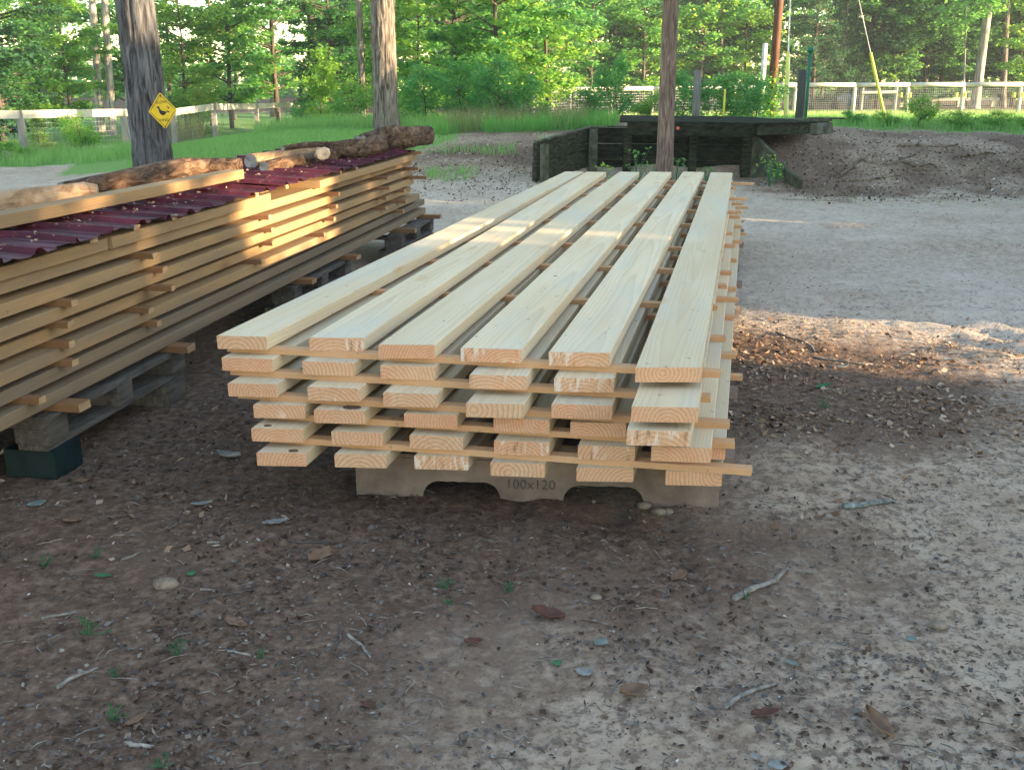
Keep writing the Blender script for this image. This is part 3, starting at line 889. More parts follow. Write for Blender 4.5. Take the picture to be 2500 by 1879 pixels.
# pallets of planks below it
def plank_pallet():
    root = empty('wooden_pallet')
    # local x across (0 = right side, running to -1.05), local y along, z up to .125
    for j in range(5):
        MB().box((-.055 - j * .2375, .5, .112), (.11, 1.0, .022)).build('deck_board', M['pallet'], root)
    for j in range(3):
        y = .06 + j * .44
        MB().box((-.5275, y, .088), (1.05, .11, .022)).build('stringer_board', M['pallet'], root)
        for x in (-.07, -.5275, -.985):
            MB().box((x, y, .049), (.13, .115, .054)).build('block', M['pallet'], root)
    for x in (-.07, -.5275, -.985):
        MB().box((x, .5, .0108), (.11, 1.0, .0205)).build('bottom_board', M['pallet'], root)
    return root
def copy_tree(o, parent=None):
    c = o.copy(); COL.objects.link(c)
    if parent: c.parent = parent
    for ch in list(o.children): copy_tree(ch, c)
    return c
wp = plank_pallet()
p0 = U(88, 1163, 0)
sp0 = (Vector(p0[:2]) - LO).dot(LAX)
spots = [(sp0, .0, 'grey wooden pallet on green block under near end of older stack'), (lface(600, 800, .0) + .1, .0, 'grey wooden pallet under the middle of older stack'),
         (sE - .75, .06, 'grey wooden pallet standing under far end of older stack')]
PB = LZ0 - .03 - .125
for i, (s_, t_, lb) in enumerate(spots):
    o = wp if i == 0 else copy_tree(wp)
    q = LO + LAX * s_ + LPR * (.03 + t_)
    o.location = (q.x, q.y, PB); o.rotation_euler = (0, 0, -LA)
    tag(o, lb, 'pallet', 'wooden pallets under the older stack')
    for j, dy in enumerate((.1, .9)):
        c = q + LAX * dy - LPR * .5
        st = strip('bearer', (c.x, c.y, LZ0 - .0155), 1.16, .07, .0285, LA, [M['old_sticker'], M['old_end']], lr)
        tag(st, f'brown bearer strip on {["near", "middle", "far"][i]} wooden pallet, its {["near", "far"][j]} end', 'bearer', 'bearers under the older stack')
        for kx, tt in enumerate((.09, .93)):
            c2 = q + LAX * (dy - .02) - LPR * tt
            green = i == 0 and j == 0
            b = MB().box((0, 0, PB / 2 - .01), (.19, .16, PB + .0195)).box((0, 0, PB / 2 - .012), (.196, .05, PB - .02)).build('support_block', M['block'] if green else M['pallet'])
            b.location = (c2.x, c2.y, -.001); b.rotation_euler = (0, 0, -LA)
            tag(b, f'{"dark green" if green else "grey"} block under the {["near", "far"][j]} {["right", "left"][kx]} corner of {["near", "middle", "far"][i]} wooden pallet', 'block', 'blocks under the wooden pallets')

# tin sheets: ribs run across the stack
def tin_sheet(s0, s1, t0, t1, z, rot, label, skew=0.0):
    b = MB()
    prof = []
    n = int((s1 - s0) / .075)
    step = (s1 - s0) / n
    for i in range(n):
        y = i * step
        if i % 3 == 0: prof += [(y, 0), (y + .016, .019), (y + .027, .019), (y + .043, 0)]
        else: prof += [(y + .02, 0), (y + .027, .003), (y + .040, .003), (y + .048, 0)]
    prof.append((s1 - s0, 0))
    nt = 10
    for i in range(nt + 1):
        t = t0 + (t1 - t0) * i / nt
        for j, (y, h) in enumerate(prof):
            wv = .003 * math.sin(j * .35 + i * .7) * (i / nt)
            edge = (.012 * math.sin(j * .9) if i == nt else 0)
            droop = -.012 * max(0, (i - nt + 2)) / 2 if i > nt - 2 else 0
            b.v.append((t + edge, y, h + wv + droop))
    m_ = len(prof)
    for i in range(nt):
        for j in range(m_ - 1):
            b.f.append((i * m_ + j, (i + 1) * m_ + j, (i + 1) * m_ + j + 1, i * m_ + j + 1)); b.m.append(0)
    o = b.build('tin_sheet', M['tin'])
    q = LO + LAX * s0
    o.location = (q.x, q.y, z); o.rotation_euler = (0, 0, -LA + rot)
    sol = o.modifiers.new('thickness', 'SOLIDIFY'); sol.thickness = .0012
    tag(o, label, 'roofing sheet', 'maroon roofing sheets')
    return o
ZTIN = LTOP + .0255
tin_sheet(-1.2, -.05, -.95, .05, ZTIN + .004, 0.03, 'maroon ribbed tin sheet at left frame edge on older stack')
tin_sheet(-.12, 1.05, -.95, .05, ZTIN + .010, 0.035, 'maroon ribbed tin sheet between frame edge and dark gap on older stack')
tin_sheet(1.0, 2.35, -.95, .03, ZTIN + .002, 0.02, 'maroon ribbed tin sheet crossed by the pale plank end on older stack')
tin_sheet(2.3, 5.05, -.95, .03, ZTIN + .012, 0.0, 'maroon ribbed tin sheet under the gnarled logs at far end')
# the long plank, logs
ZP = ZTIN + .034
pa, pb = U(0, 560, ZP), U(598, 436, ZP)
dv = (Vector(pb[:2]) - Vector(pa[:2])).normalized()
pa2 = Vector(pa[:2]) - dv * .7
ang = math.degrees(math.atan2(dv.x, dv.y))
prp = Vector((dv.y, -dv.x))
o, *_ = lay_board('plank', (pa2 - prp * .09), (pa2), ang, pb.y, ZP + .048, .048, [M['old_board'], M['old_end']], lr)
tag(o, 'long pale plank lying along the maroon tin on older stack', 'plank')

def logmesh(pts, rr, seed, lump=.12, n=22, sub=7, mats=None, squash=1.0):
    """a log with furrowed bark"""
    P = [Vector(p) for p in pts]
    pp = []; r_ = []
    for i in range(len(P) - 1):
        for k in range(sub):
            t = k / sub; pp.append(P[i].lerp(P[i + 1], t)); r_.append(rr[i] * (1 - t) + rr[i + 1] * t)
    pp.append(P[-1]); r_.append(rr[-1])
    b = MB(); b.tube(pp, r_, n, 0, True, 0, None, 1)
    V = np.array(b.v)
    c = np.repeat(np.array([tuple(p) for p in pp]), n, 0)
    d = V - c
    a = np.tile(np.arange(n) / n * 2 * PI, len(pp)); L = np.repeat(np.cumsum([0] + [(pp[i + 1] - pp[i]).length for i in range(len(pp) - 1)]), n)
    f = 1 + lump * 1.1 * fbm(np.cos(a) * 1.6, np.sin(a) * 1.6, L * 4.0, s=seed) + lump * .9 * fbm(np.cos(a) * 5, np.sin(a) * 5, L * 4.5, s=seed + 7, oc=3) - lump * .8 * np.abs(vnoise(np.cos(a) * 4, np.sin(a) * 4, L * 1.6, s=seed + 3))
    V = c + d * f[:, None]
    b.v = [tuple(p) for p in V]
    return b
def log(label, uv, zc, rr, seed, mats, lump=.12, extra=None, sub=7):
    root = empty('log', tuple(U(uv[0][0], uv[0][1], zc[0] if hasattr(zc, '__len__') else zc)))
    pts = []
    for i, (u, v) in enumerate(uv):
        z = zc[i] if hasattr(zc, '__len__') else zc
        p = U(u, v, z); pts.append(p - root.location)
    logmesh(pts, rr, seed, lump, sub=sub).build('bark', mats, root, True)
    tag(root, label, 'log', 'logs weighing down the tin')
    return root
ZL = ZTIN + .02
log('short thick pale log with rounded sawn end, at left frame edge on older stack', [(-160, 545), (0, 508), (120, 487), (205, 475), (240, 474)], ZL + .055, [.055, .06, .058, .056, .040], 3, [M['log_bare'], M['cut_pale']])
log('long dark brown log with knobbly bark behind the plank', [(150, 462), (250, 449), (350, 430), (440, 412), (500, 405), (590, 402)], ZL + .05, [.03, .047, .054, .060, .043, .038], 8, [M['log'], M['log_end']])
lc = log('smooth pale branch with grey cut end beside the plank tip', [(612, 394), (690, 383), (760, 372), (830, 362)], ZL + .045, [.045, .044, .045, .04], 12, [M['log_bare'], M['log_end']], .06)
ld_ = log('rough reddish bark slab below the pale branch', [(645, 408), (720, 396), (790, 383), (850, 375)], ZL + .02, [.035, .05, .05, .045], 15, [M['log'], M['log_end']], .3)
lk = log('knotty log with pale sawn stub and cracked bark', [(700, 366), (790, 366), (860, 366), (930, 352)], ZL + .055, [.03, .05, .07, .065], 18, [M['log'], M['log_end']], .28)
stub = MB().tube([Vector((0, 0, 0)), Vector((.02, -.10, .01)), Vector((.022, -.115, .012))], [.04, .046, .036], 11, 0, True, .22, R, 1).build('sawn_stub', [M['cut_pale'], M['cut_pale']], lk, True)
stub.location = U(785, 376, ZL + .06) - lk.location
log('big gnarled log with deep bark furrows overhanging far end of older stack', [(880, 352), (930, 340), (990, 335), (1045, 328)], [ZL + .06, ZL + .075, ZL + .085, ZL + .09], [.07, .088, .088, .072], 23, [M['log'], M['log_end']], .30)
log('thin dark peeling branch lying behind the knotty log', [(690, 362), (740, 355), (800, 350)], ZL + .10, [.016, .02, .014], 27, [M['log'], M['log_end']], .2)

# bark crumbs fallen on the tin
_dg = np.random.default_rng(44)
_nc = 1300
_s = _dg.uniform(-1.0, 5.0, _nc); _t = -.36 + _dg.normal(0, .2, _nc); _t = np.clip(_t, -.9, -.03)
_C = np.stack([LO.x + LAX.x * _s + LPR.x * _t, LO.y + LAX.y * _s + LPR.y * _t, ZTIN + .026 + 0 * _s], -1)
CRUMBS_C = _C
# ------------------------------------------------------------------ trees
def trunk_mesh(h, r0, r1, lean=(0, 0), seed=0, nr=40, nv=70, ridge=.06, flare=.35, mat=None, bend=.0):
    a = np.linspace(0, 2 * PI, nr, endpoint=False); t = np.linspace(0, 1, nv)
    A, Tt = np.meshgrid(a, t)
    r = r0 + (r1 - r0) * Tt
    z = Tt * (h + .15) - .15
    r = r * (1 + flare * np.exp(-np.maximum(z, 0) / .28))
    rr = r * (1 + ridge * fbm(np.cos(A) * 5, np.sin(A) * 5, z * 2.2, s=seed, oc=3) + ridge * 1.4 * np.abs(vnoise(np.cos(A) * 9, np.sin(A) * 9, z * 2.0, s=seed + 3)) * -1
              + .6 * flare * np.exp(-np.maximum(z, 0) / .3) * np.sin(A * 5 + seed) * .5)
    cx = lean[0] * Tt * h + bend * np.sin(Tt * PI * 1.5 + seed); cy = lean[1] * Tt * h
    V = np.stack([cx + rr * np.cos(A), cy + rr * np.sin(A), z], -1).reshape(-1, 3)
    i = np.arange(nv - 1)[:, None] * nr; k = np.arange(nr)[None, :]; k2 = (k + 1) % nr
    F = np.stack([i + k, i + k2, i + nr + k2, i + nr + k], -1).reshape(-1, 4)
    return np_mesh('trunk', V, F, [mat], smooth=True)

def leaves_np(C, size, rng, flat=.5, aspect=.55, down=.0):
    """one little folded diamond per centre"""
    n = len(C)
    az = rng.uniform(0, 2 * PI, n)
    el = rng.normal(0, 1, n) * (1 - flat) * .9 - down
    d = np.stack([np.cos(az) * np.cos(el), np.sin(az) * np.cos(el), np.sin(el)], -1)
    up = np.stack([rng.normal(0, .45 + (1 - flat), n), rng.normal(0, .45 + (1 - flat), n), np.ones(n)], -1)
    s_ = np.cross(d, up); s_ /= np.linalg.norm(s_, axis=1, keepdims=True) + 1e-9
    nn = np.cross(s_, d)
    L = size * rng.uniform(.6, 1.25, n)[:, None]
    w = L * aspect * .5
    v0 = C - d * L * .5
    v1 = C + s_ * w + nn * L * .10 - d * L * .05
    v2 = C + d * L * .5 - nn * L * .06
    v3 = C - s_ * w + nn * L * .10 - d * L * .05
    V = np.stack([v0, v1, v2, v3], 1).reshape(-1, 3)
    F = np.arange(4 * n).reshape(n, 4)
    return V, F

def spray_crown(rng, z0, z1, rad_, n_br, per, flatz=.22, cl=.45, trunk_r=.05, up=.25, shape='round', inner=.25):
    """branches leaving a trunk, each carrying flat sprays of leaves; returns leaf centres and branch tubes"""
    C = []; br = []
    for i in range(n_br):
        t = rng.uniform(0, 1)
        z = z0 + (z1 - z0) * t
        if shape == 'round': R_ = rad_ * (math.sin(PI * (.12 + .8 * t)) ** .7) * rng.uniform(.55, 1.1)
        elif shape == 'cone': R_ = rad_ * (1 - t) ** .8 * rng.uniform(.7, 1.1) + .1
        else: R_ = rad_ * rng.uniform(.5, 1.1)
        az = rng.uniform(0, 2 * PI)
        e = up * rng.uniform(-.4, 1.4)
        tip = np.array([math.cos(az) * R_, math.sin(az) * R_, z + e * R_])
        base = np.array([0, 0, z - .1 * R_])
        mid = base * .5 + tip * .5 + np.array([0, 0, .08 * R_])
        br.append(((base, mid, tip), trunk_r * .35))
        m = max(3, int(per * (R_ / rad_)))
        for j in range(m):
            q = inner + (1 - inner) * rng.uniform(0, 1) ** .8
            c = base * (1 - q) ** 2 + 2 * mid * q * (1 - q) + tip * q * q
            C.append((c, cl * rng.uniform(.6, 1.2)))
    cs = np.array([c for c, _ in C]); rs = np.array([r for _, r in C])
    return cs, rs, br

def crown_mesh(name, rng, cs, rs, k, size, mats, flatz=.25, flat=.6, mat_mix=None, aspect=.55, down=.0):
    n = len(cs) * k
    off = rng.normal(0, .42, (n, 3)); off[:, 2] *= flatz * 1.6
    C = np.repeat(cs, k, 0) + off * np.repeat(rs, k)[:, None]
    V, F = leaves_np(C, size, rng, flat, aspect, down)
    mi = np.repeat(rng.integers(0, len(mats), len(cs)), k) if len(mats) > 1 else None
    return np_mesh(name, V, F, mats, mi)

def branch_tubes(b, br, rmul=1.0):
    for (p0, p1, p2), r in br:
        b.tube([p0, p1, p2], [r * rmul, r * .7 * rmul, r * .25 * rmul], 5, 0, False)

TREEKINDS = []
def make_kind(seed, h, r, z0, z1, rad_, n_br, per, k, size, lm, bark, shape='round', up=.25, flatz=.25, flat=.6, cl=.45, aspect=.55, bend=.05, down=0.):
    rng = np.random.default_rng(seed)
    cs, rs, br = spray_crown(rng, z0, z1, rad_, n_br, per, flatz, cl, r, up, shape)
    cm = crown_mesh('crown', rng, cs, rs, k, size, lm, flatz, flat, None, aspect, down)
    b = MB()
    n = 9
    b.tube([(bend * math.sin(i * .9 + seed), bend * math.cos(i * .7 + seed), -.2 + (h + .2) * i / (n - 1)) for i in range(n)], [r * (1.15 - .95 * i / (n - 1)) for i in range(n)], 9, 0, True)
    branch_tubes(b, br)
    tm = b.mesh('trunk', [bark], True)
    return tm, cm
def plant_tree(kind, x, y, sc, rz, label, group, name='tree', cat='tree', zoff=-.03, sz=None):
    tm, cm = kind
    root = empty(name, (x, y, tz(x, y) + zoff), rz)
    root.scale = (sc, sc, sz or sc)
    link('trunk', tm, root); link('crown', cm, root)
    tag(root, label, cat, group)
    return root

K_under1 = make_kind(101, 6.5, .07, .5, 6.3, 2.1, 57, 8, 31, 0.172, [G_mid, G_lit, G_mid, G_blue], M['bark_dark'])
K_under2 = make_kind(102, 7.5, .09, 1.0, 7.2, 2.5, 62, 8, 31, 0.184, [G_mid, G_blue, G_mid], M['bark_dark'], up=.15)
K_under3 = make_kind(103, 5.0, .05, .3, 4.8, 1.7, 50, 8, 28, 0.149, [G_lit, G_mid, G_lit], M['bark_dark'], up=.35)
K_tall = make_kind(104, 14, .16, 2.2, 13.5, 3.2, 87, 9, 31, 0.230, [G_mid, G_dark, G_mid, G_blue], M['bark_dark'], up=.1)
K_dark = make_kind(105, 9, .12, .4, 8.8, 2.6, 112, 9, 31, 0.184, [G_dark, G_dark, G_mid], M['bark_dark'], up=.05, flatz=.35)
K_cedar = make_kind(106, 7, .10, .3, 6.9, 1.9, 120, 7, 30, .13, [G_cedar, G_dark], M['bark_dark'], 'cone', up=.1, flatz=.5, flat=.1, cl=.36, aspect=.3)
K_bush = make_kind(107, 1.6, .02, .05, 1.5, 1.0, 34, 6, 22, .10, [G_mid, G_blue], M['bark_dark'], up=.4, flatz=.6, flat=.35, cl=.3)
K_bushl = make_kind(108, 1.5, .02, .05, 1.4, .9, 32, 6, 22, .09, [G_lit, G_mid], M['bark_dark'], up=.5, flatz=.6, flat=.35, cl=.28)
K_sap = make_kind(109, 1.7, .018, .35, 1.65, .42, 26, 5, 14, .11, [G_lit], M['bark_mid'], up=.5, flatz=.5, flat=.4, cl=.2)
K_sunlit_cedar = make_kind(110, 1.5, .02, .05, 1.45, .55, 40, 6, 22, .075, [G_sunlit_gold, G_lit], M['bark_mid'], 'cone', up=.3, flatz=.6, flat=.1, cl=.2, aspect=.35)

def tall_trunk(u_top, u_base, v_base, Y, w_px, h, mat, label, group, crown=None, bend=.0, name='tree'):
    """a forest tree whose trunk crosses the picture: base and lean from two sightings"""
    pb_ = D(u_base, v_base, Y); pt = D(u_top, 0, Y)
    x, y = pb_.x, Y
    zb = tz(x, y)
    lean = (pt.x - pb_.x) / max(.5, pt.z - pb_.z)
    r = w_px / 2500.0 * Y / 2
    root = empty(name, (x, y, zb - .02))
    me = trunk_mesh(h, r, r * .55, (lean, 0), int(u_top) % 97, 18, 40, .05, .25, mat, bend)
    link('trunk', me, root)
    rng = np.random.default_rng(int(u_top * 7 + Y))
    cs, rs, br = spray_crown(rng, h * .55, h * .98, 2.6, 26, 7, .25, .6, r, .2)
    cs[:, 0] += lean * cs[:, 2]
    link('crown', crown_mesh('crown', rng, cs, rs, 12, .26, [crown or G_mid], .3, .6), root)
    tag(root, label, 'tree', group)
    return root

# the three trees among the stacks
def near_tree(pos, h, r0, r1, lean, seed, mat, label, ridge, flare, crown_z, crown_r, sub=(64, 150)):
    root = empty('tree', (pos[0], pos[1], tz(pos[0], pos[1]) - .02))
    link('trunk', trunk_mesh(h, r0, r1, lean, seed, sub[0], sub[1], ridge, flare, mat), root)
    rng = np.random.default_rng(seed + 900)
    cs, rs, br = spray_crown(rng, crown_z, h, crown_r, 34, 8, .25, .7, r0, .25)
    cs[:, 0] += lean[0] * cs[:, 2]; cs[:, 1] += lean[1] * cs[:, 2]
    link('crown', crown_mesh('crown', rng, cs, rs, 12, .24, [G_mid, G_lit], .3, .6), root)
    tag(root, label, 'tree')
    return root
t1 = D(378, 418, 15.2)
near_tree((t1.x, 15.2), 11, .275, .20, (-.018, 0), 1, M['bark_grey'], 'thick grey furrowed tree trunk carrying the yellow sign', .11, .14, 5.5, 3.0, (80, 190))
t2 = D(944, 322, 20)
near_tree((t2.x, 20), 12, .235, .17, (.0, 0), 2, M['bark_mid'], 'grey brown tree trunk on the lawn behind the gnarled log', .09, .16, 6.0, 3.0)
t3 = D(1622, 425, 12.3)
near_tree((t3.x, 12.3), 9, .098, .07, (-.004, 0), 4, M['bark_pole'], 'slim reddish brown trunk standing between fresh stack and dock', .05, .25, 5.0, 2.0, (40, 120))

# forest trunks
FG = 'tall trunks in the woods'
for a in ((222, 240, 262, 33, 19, 13, M['bark_pale'], 'pale tall trunk, left one of the close pair behind the fence'),
          (252, 269, 275, 32, 19, 13, M['bark_pale'], 'pale tall trunk, right one of the close pair behind the fence'),
          (120, 192, 270, 34, 8, 9, M['bark_pale'], 'thin pale trunk leaning left among leaves behind the fence'),
          (52, 85, 270, 36, 12, 12, M['bark_mid'], 'grey trunk deep in leaves at upper left'),
          (300, 303, 275, 29, 12, 12, M['bark_pale'], 'slim pale trunk right beside the sign tree'),
          (402, 412, 262, 38, 9, 12, M['bark_dark'], 'thin dark trunk just right of the sign tree'),
          (507, 514, 262, 36, 8, 11, M['bark_mid'], 'thin grey trunk above the lit fence rail'),
          (756, 760, 262, 34, 21, 14, M['bark_dark'], 'dark brown trunk left of the sapling, in deep leaves'),
          (876, 886, 288, 27, 16, 13, M['bark_mid'], 'straight mid brown trunk left of the lawn tree'),
          (1418, 1424, 262, 52, 12, 11, M['bark_pale'], 'white thin trunk above the middle fence'),
          (1240, 1243, 270, 40, 9, 11, M['bark_dark'], 'dark stem inside the broad leafy tree'),
          (2415, 2379, 268, 50, 22, 15, M['bark_pale'], 'thick pale trunk leaning right behind the right fence'),
          (2460, 2448, 268, 52, 14, 14, M['bark_mid'], 'brown trunk beside the thick leaning one at right'),
          (2360, 2352, 268, 49, 5, 6, M['bark_pale'], 'spindly dead stem left of the thick leaning trunk'),
          (830, 834, 270, 42, 10, 12, M['bark_dark'], 'dark thin trunk behind the lit pine'),
          (660, 664, 265, 44, 12, 12, M['bark_mid'], 'grey trunk under bright sky gaps'),
          (575, 570, 265, 41, 7, 10, M['bark_dark'], 'thin dark stem over the sunlit fence'),
          (1130, 1132, 268, 46, 10, 12, M['bark_dark'], 'dark trunk behind the broad leafy tree'),
          (1760, 1764, 265, 50, 10, 12, M['bark_mid'], 'faint trunk behind leaves left of the utility pole'),
          (2090, 2088, 265, 54, 11, 13, M['bark_dark'], 'dark trunk behind the slanting guy wire'),
          (2240, 2242, 265, 55, 10, 13, M['bark_dark'], 'dark trunk above the machine and right fence')):
    tall_trunk(*a, FG)

# leafy understory: placed by bearing and depth
fr = random.Random(77)
UG = 'understory trees of the woods'
def bearing(u, Y): return (u - 1250) / 2500.0 * Y * .985
named = [
    (K_under1, 1215, 25.5, .95, 'broad leafy tree in layered sprays behind the tall grass', 0),
    (K_under2, 1110, 28, .85, 'leafy tree with yellow lit sprays right of the lawn tree', 0),
    (K_under3, 1330, 26.5, .95, 'light green leafy tree left of the middle fence', 0),
    (K_under2, 1440, 46, 1.0, 'rounded green tree over the middle fence', 0),
    (K_under1, 1560, 47, 1.1, 'green tree behind the slim reddish trunk', 0),
    (K_under1, 1700, 48, 1.15, 'green tree over the grey post', 0),
    (K_under3, 1800, 49, 1.1, 'sunny yellow green tree left of the utility pole', 0),
    (K_cedar, 1965, 47.5, 1.0, 'dark cedar right of the utility pole', 0),
    (K_cedar, 2030, 50, .85, 'smaller dark cedar right of the marker pole', 0),
    (K_dark, 2120, 52, 1.0, 'dark green tree behind the slanting guy wire', 0),
    (K_dark, 2230, 53, 1.1, 'dark green tree over the machine', 0),
    (K_under2, 2330, 55, 1.3, 'green tree overhanging left of the thick leaning trunk', 0),
    (K_dark, 2420, 57, 1.1, 'dark tree behind the thick leaning trunk', 0),
    (K_under3, 2500, 47, 1.2, 'bright green tree at right frame edge', 0),
    (K_dark, 2560, 55, 1.2, 'dark tree at right frame edge', 0),
    (K_under3, 470, 33, .95, 'sunny green tree over the lit fence beside the sign tree', 0),
    (K_under1, 580, 35, 1.0, 'green tree left of the dark brown trunk', 0),
    (K_under2, 690, 37, 1.0, 'green tree over the fence left of the sapling', 0),
    (K_dark, 820, 33, .6, 'dark low tree behind the sapling', 0),
    (K_under1, 960, 31, .8, 'yellow green tree behind the lawn tree', 0),
    (K_under3, 1030, 30, .9, 'sunlit tree right of the lawn tree', 0),
    (K_dark, 20, 27, .75, 'dark leafy tree at upper left frame edge', 0),
    (K_under3, 120, 30, .95, 'light green tree below the leaning pale trunk', 0),
    (K_under1, 190, 31, .8, 'green tree left of the pale trunk pair', 0),
    (K_under2, 330, 36, .9, 'green tree behind the sign tree', 0),
]
for kd, u, Y, sc, lb, _ in named:
    plant_tree(kd, bearing(u, Y), Y, sc, fr.uniform(0, 6), lb, UG)
for i in range(38):
    u = fr.uniform(-250, 2750)
    Y = fr.uniform(38, 62) if u < 1500 else fr.uniform(52, 72)
    if u < 900:
        Y += 8
        if i % 2: continue
    kd = fr.choice([K_under1, K_under2, K_tall, K_under2, K_dark] if u > 700 else [K_under1, K_under2, K_tall, K_under3])
    plant_tree(kd, bearing(u, Y), Y, fr.uniform(.85, 1.25), fr.uniform(0, 6), 'green tree deep in the woods behind the fences', 'trees deep in the woods')

# far wood closing the view: one mass
rng = np.random.default_rng(55)
n = 15000
Yf = rng.uniform(76, 100, n); uf = rng.uniform(-600, 3100, n)
dens = .62 + .5 * vnoise(uf / 160.0, Yf * 0, s=5)
zf = rng.uniform(-.3, 15, n)
keep = rng.uniform(0, 1, n) < np.where(uf < 900, np.where(zf < 2.4, .9, .20 * dens), .75 * dens + .1)
cs = np.stack([(uf - 1250) / 2500 * Yf, Yf, zf], -1)[keep]
far = link('far_woods', crown_mesh('far_woods', rng, cs, np.full(len(cs), 1.0), 10, .62, [G_mid, G_lit, G_blue], .5, .4))
tag(far, 'far green woods closing the view behind all other trees', 'woods', kind='stuff')

# saplings, bushes and weeds nearer by
BG = 'bushes along the fences'
for kd, u, Y, sc, sz, lb, nm, cat in (
    (K_sap, 797, 25.5, 1.15, 1.15, 'bright green young sapling standing by the left fence end', 'sapling', 'sapling'),
    (K_sunlit_cedar, 108, 23, .62, .62, 'small sunlit yellow cedar behind the left fence', 'young_cedar', 'bush'),
    (K_sunlit_cedar, 500, 29, 1.0, .95, 'larger sunlit yellow cedar behind the lit fence rail', 'young_cedar', 'bush'),
    (K_bushl, 205, 21.8, .55, .6, 'green shrub climbing the second fence post', 'bush', 'bush'),
    (K_bushl, 870, 24.5, .8, .75, 'light green low bush left of the lawn tree', 'bush', 'bush'),
    (K_bush, 760, 26, .55, .5, 'low bush at foot of the sapling', 'bush', 'bush'),
    (K_bush, 1040, 22.5, .8, .72, 'green bush right of the lawn tree', 'bush', 'bush'),
    (K_bush, 1130, 23.2, .95, .85, 'dark green bush under the broad leafy tree', 'bush', 'bush'),
    (K_bush, 1220, 22.5, .7, .85, 'dark bush left of the tall dry grass', 'bush', 'bush'),
    (K_bush, 1290, 23, .7, .6, 'green bush under the middle fence end', 'bush', 'bush'),
    (K_bush, 1500, 19.6, .45, .72, 'dark green leafy shrub rising before the middle fence', 'bush', 'bush'),
    (K_bush, 1430, 19.2, .5, .40, 'low shrub behind the dock wing', 'bush', 'bush'),
    (K_bush, 1660, 20, .6, .55, 'shrub between slim trunk and grey post', 'bush', 'bush'),
    (K_bushl, 1580, 20.5, .5, .4, 'light shrub directly behind the dock roof', 'bush', 'bush'),
    (K_bush, 1760, 20.4, .7, .55, 'spreading shrub right of the grey post', 'bush', 'bush'),
    (K_bush, 1835, 19.8, .6, .5, 'shrub left of the utility pole foot', 'bush', 'bush'),
    (K_bushl, 2150, 16.9, 0.30, 0.18, 'leafy weeds on the bank crest below the slanting guard', 'bush', 'weeds'),
    (K_bushl, 2230, 16.8, 0.36, 0.35, 'tallest leafy weeds on the bank crest', 'bush', 'weeds'),
    (K_bushl, 2330, 16.9, 0.40, 0.20, 'broad leafy weeds on the bank crest toward the right', 'bush', 'weeds'),
    (K_bushl, 2420, 16.9, 0.36, 0.21, 'leafy weeds on the bank crest near right frame edge', 'bush', 'weeds'),
    (K_bush, 2060, 17.2, 0.29, 0.15, 'low weeds on the bank crest by the dock slab', 'bush', 'weeds'),
    (K_bushl, 2490, 17.0, 0.29, 0.16, 'small leafy weeds at right frame edge', 'bush', 'weeds'),
    (K_bushl, 905, 9.9, .22, .24, 'small weeds growing at far end of the older stack', 'weed', 'weeds'),
    (K_bushl, 40, 20.4, .5, .3, 'low weeds under the leftmost fence post', 'weed', 'weeds')):
    plant_tree(kd, bearing(u, Y), Y, sc, fr.uniform(0, 6), lb, BG, nm, cat, sz=sz)

# ------------------------------------------------------------------ unseen trees beyond the right edge shade the yard, leaves cut away to aim sun patches
GAPS = []
def gap(p, r): GAPS.append((np.array(p, dtype=float), r))
for s_, z, r in ((1.95, .64, .16), (2.25, .64, .34), (2.5, .62, .37), (2.75, .58, .31), (2.4, .75, .2), (3.05, .45, .12)):
    q = LO + LAX * s_; gap((q.x, q.y, z), r)
for s_, z, r in ((.9, .66, .10), (.3, .6, .07), (1.4, .6, .1), (3.9, .60, .09), (4.7, .60, .10), (4.3, .8, .08), (3.3, .85, .08)):
    q = LO + LAX * s_; gap((q.x, q.y, z), r)
for (u, v, r) in ((1800, 850, .16), (1870, 820, .2), (1950, 850, .2), (2050, 850, .22), (2200, 835, .22), (2330, 825, .22), (2450, 815, .25), (2130, 880, .18), (2300, 880, .2)):
    gap(U(u, v, 0), r)
for (u, v, r) in ((1060, 490, .10), (1200, 488, .10), (1000, 495, .1), (1320, 484, .1), (1900, 540, .06), (1800, 548, .06), (2050, 546, .05), (1700, 648, .05)):
    gap(U(u, v, 0), r)
for (u, v, Y, r) in ((955, 20, 20, .5), (960, 80, 20, .35), (960, -60, 20, .6), (890, 200, 27, .3), (890, 250, 27, .3)):
    gap(D(u, v, Y), r)
for (u, v, z, r) in ((120, 500, .85, .12), (200, 480, .85, .1), (420, 445, .85, .1), (700, 390, .85, .15)): gap(U(u, v, z), r)
SV = np.array(SUN)
def shade_tree(x, y, h, rad_, seed, label, k=34):
    rng = np.random.default_rng(seed)
    cs, rs, br = spray_crown(rng, .15, h, rad_, 110, 9, .4, .6, .12, .15, 'full')
    root = empty('tree', (x, y, tz(x, y) - .03))
    n = len(cs) * k
    off = rng.normal(0, .5, (n, 3)); off[:, 2] *= .8
    C = np.repeat(cs, k, 0) + off * np.repeat(rs, k)[:, None]
    W = C + np.array([x, y, root.location.z])
    ok = W[:, 2] > 0
    for p, r in GAPS:
        d = W - p
        q = d - (d @ SV)[:, None] * SV
        dist = np.sqrt((q * q).sum(1)) + (.06 + .16 * r) * rng.normal(0, 1, n)
        ok &= dist > r * 1.05 + .06
    V, F = leaves_np(C[ok], .20, rng, .3)
    link('crown', np_mesh('crown', V, F, [G_mid, G_lit], rng.integers(0, 2, len(F))), root)
    b = MB(); b.tube([(0, 0, -.2), (.05, 0, h * .5), (0, .05, h * .95)], [.12, .09, .03], 9)
    b.build('trunk', M['bark_mid'], root, True)
    tag(root, label, 'tree', 'trees beyond the right edge that shade the yard')
sr = random.Random(3)
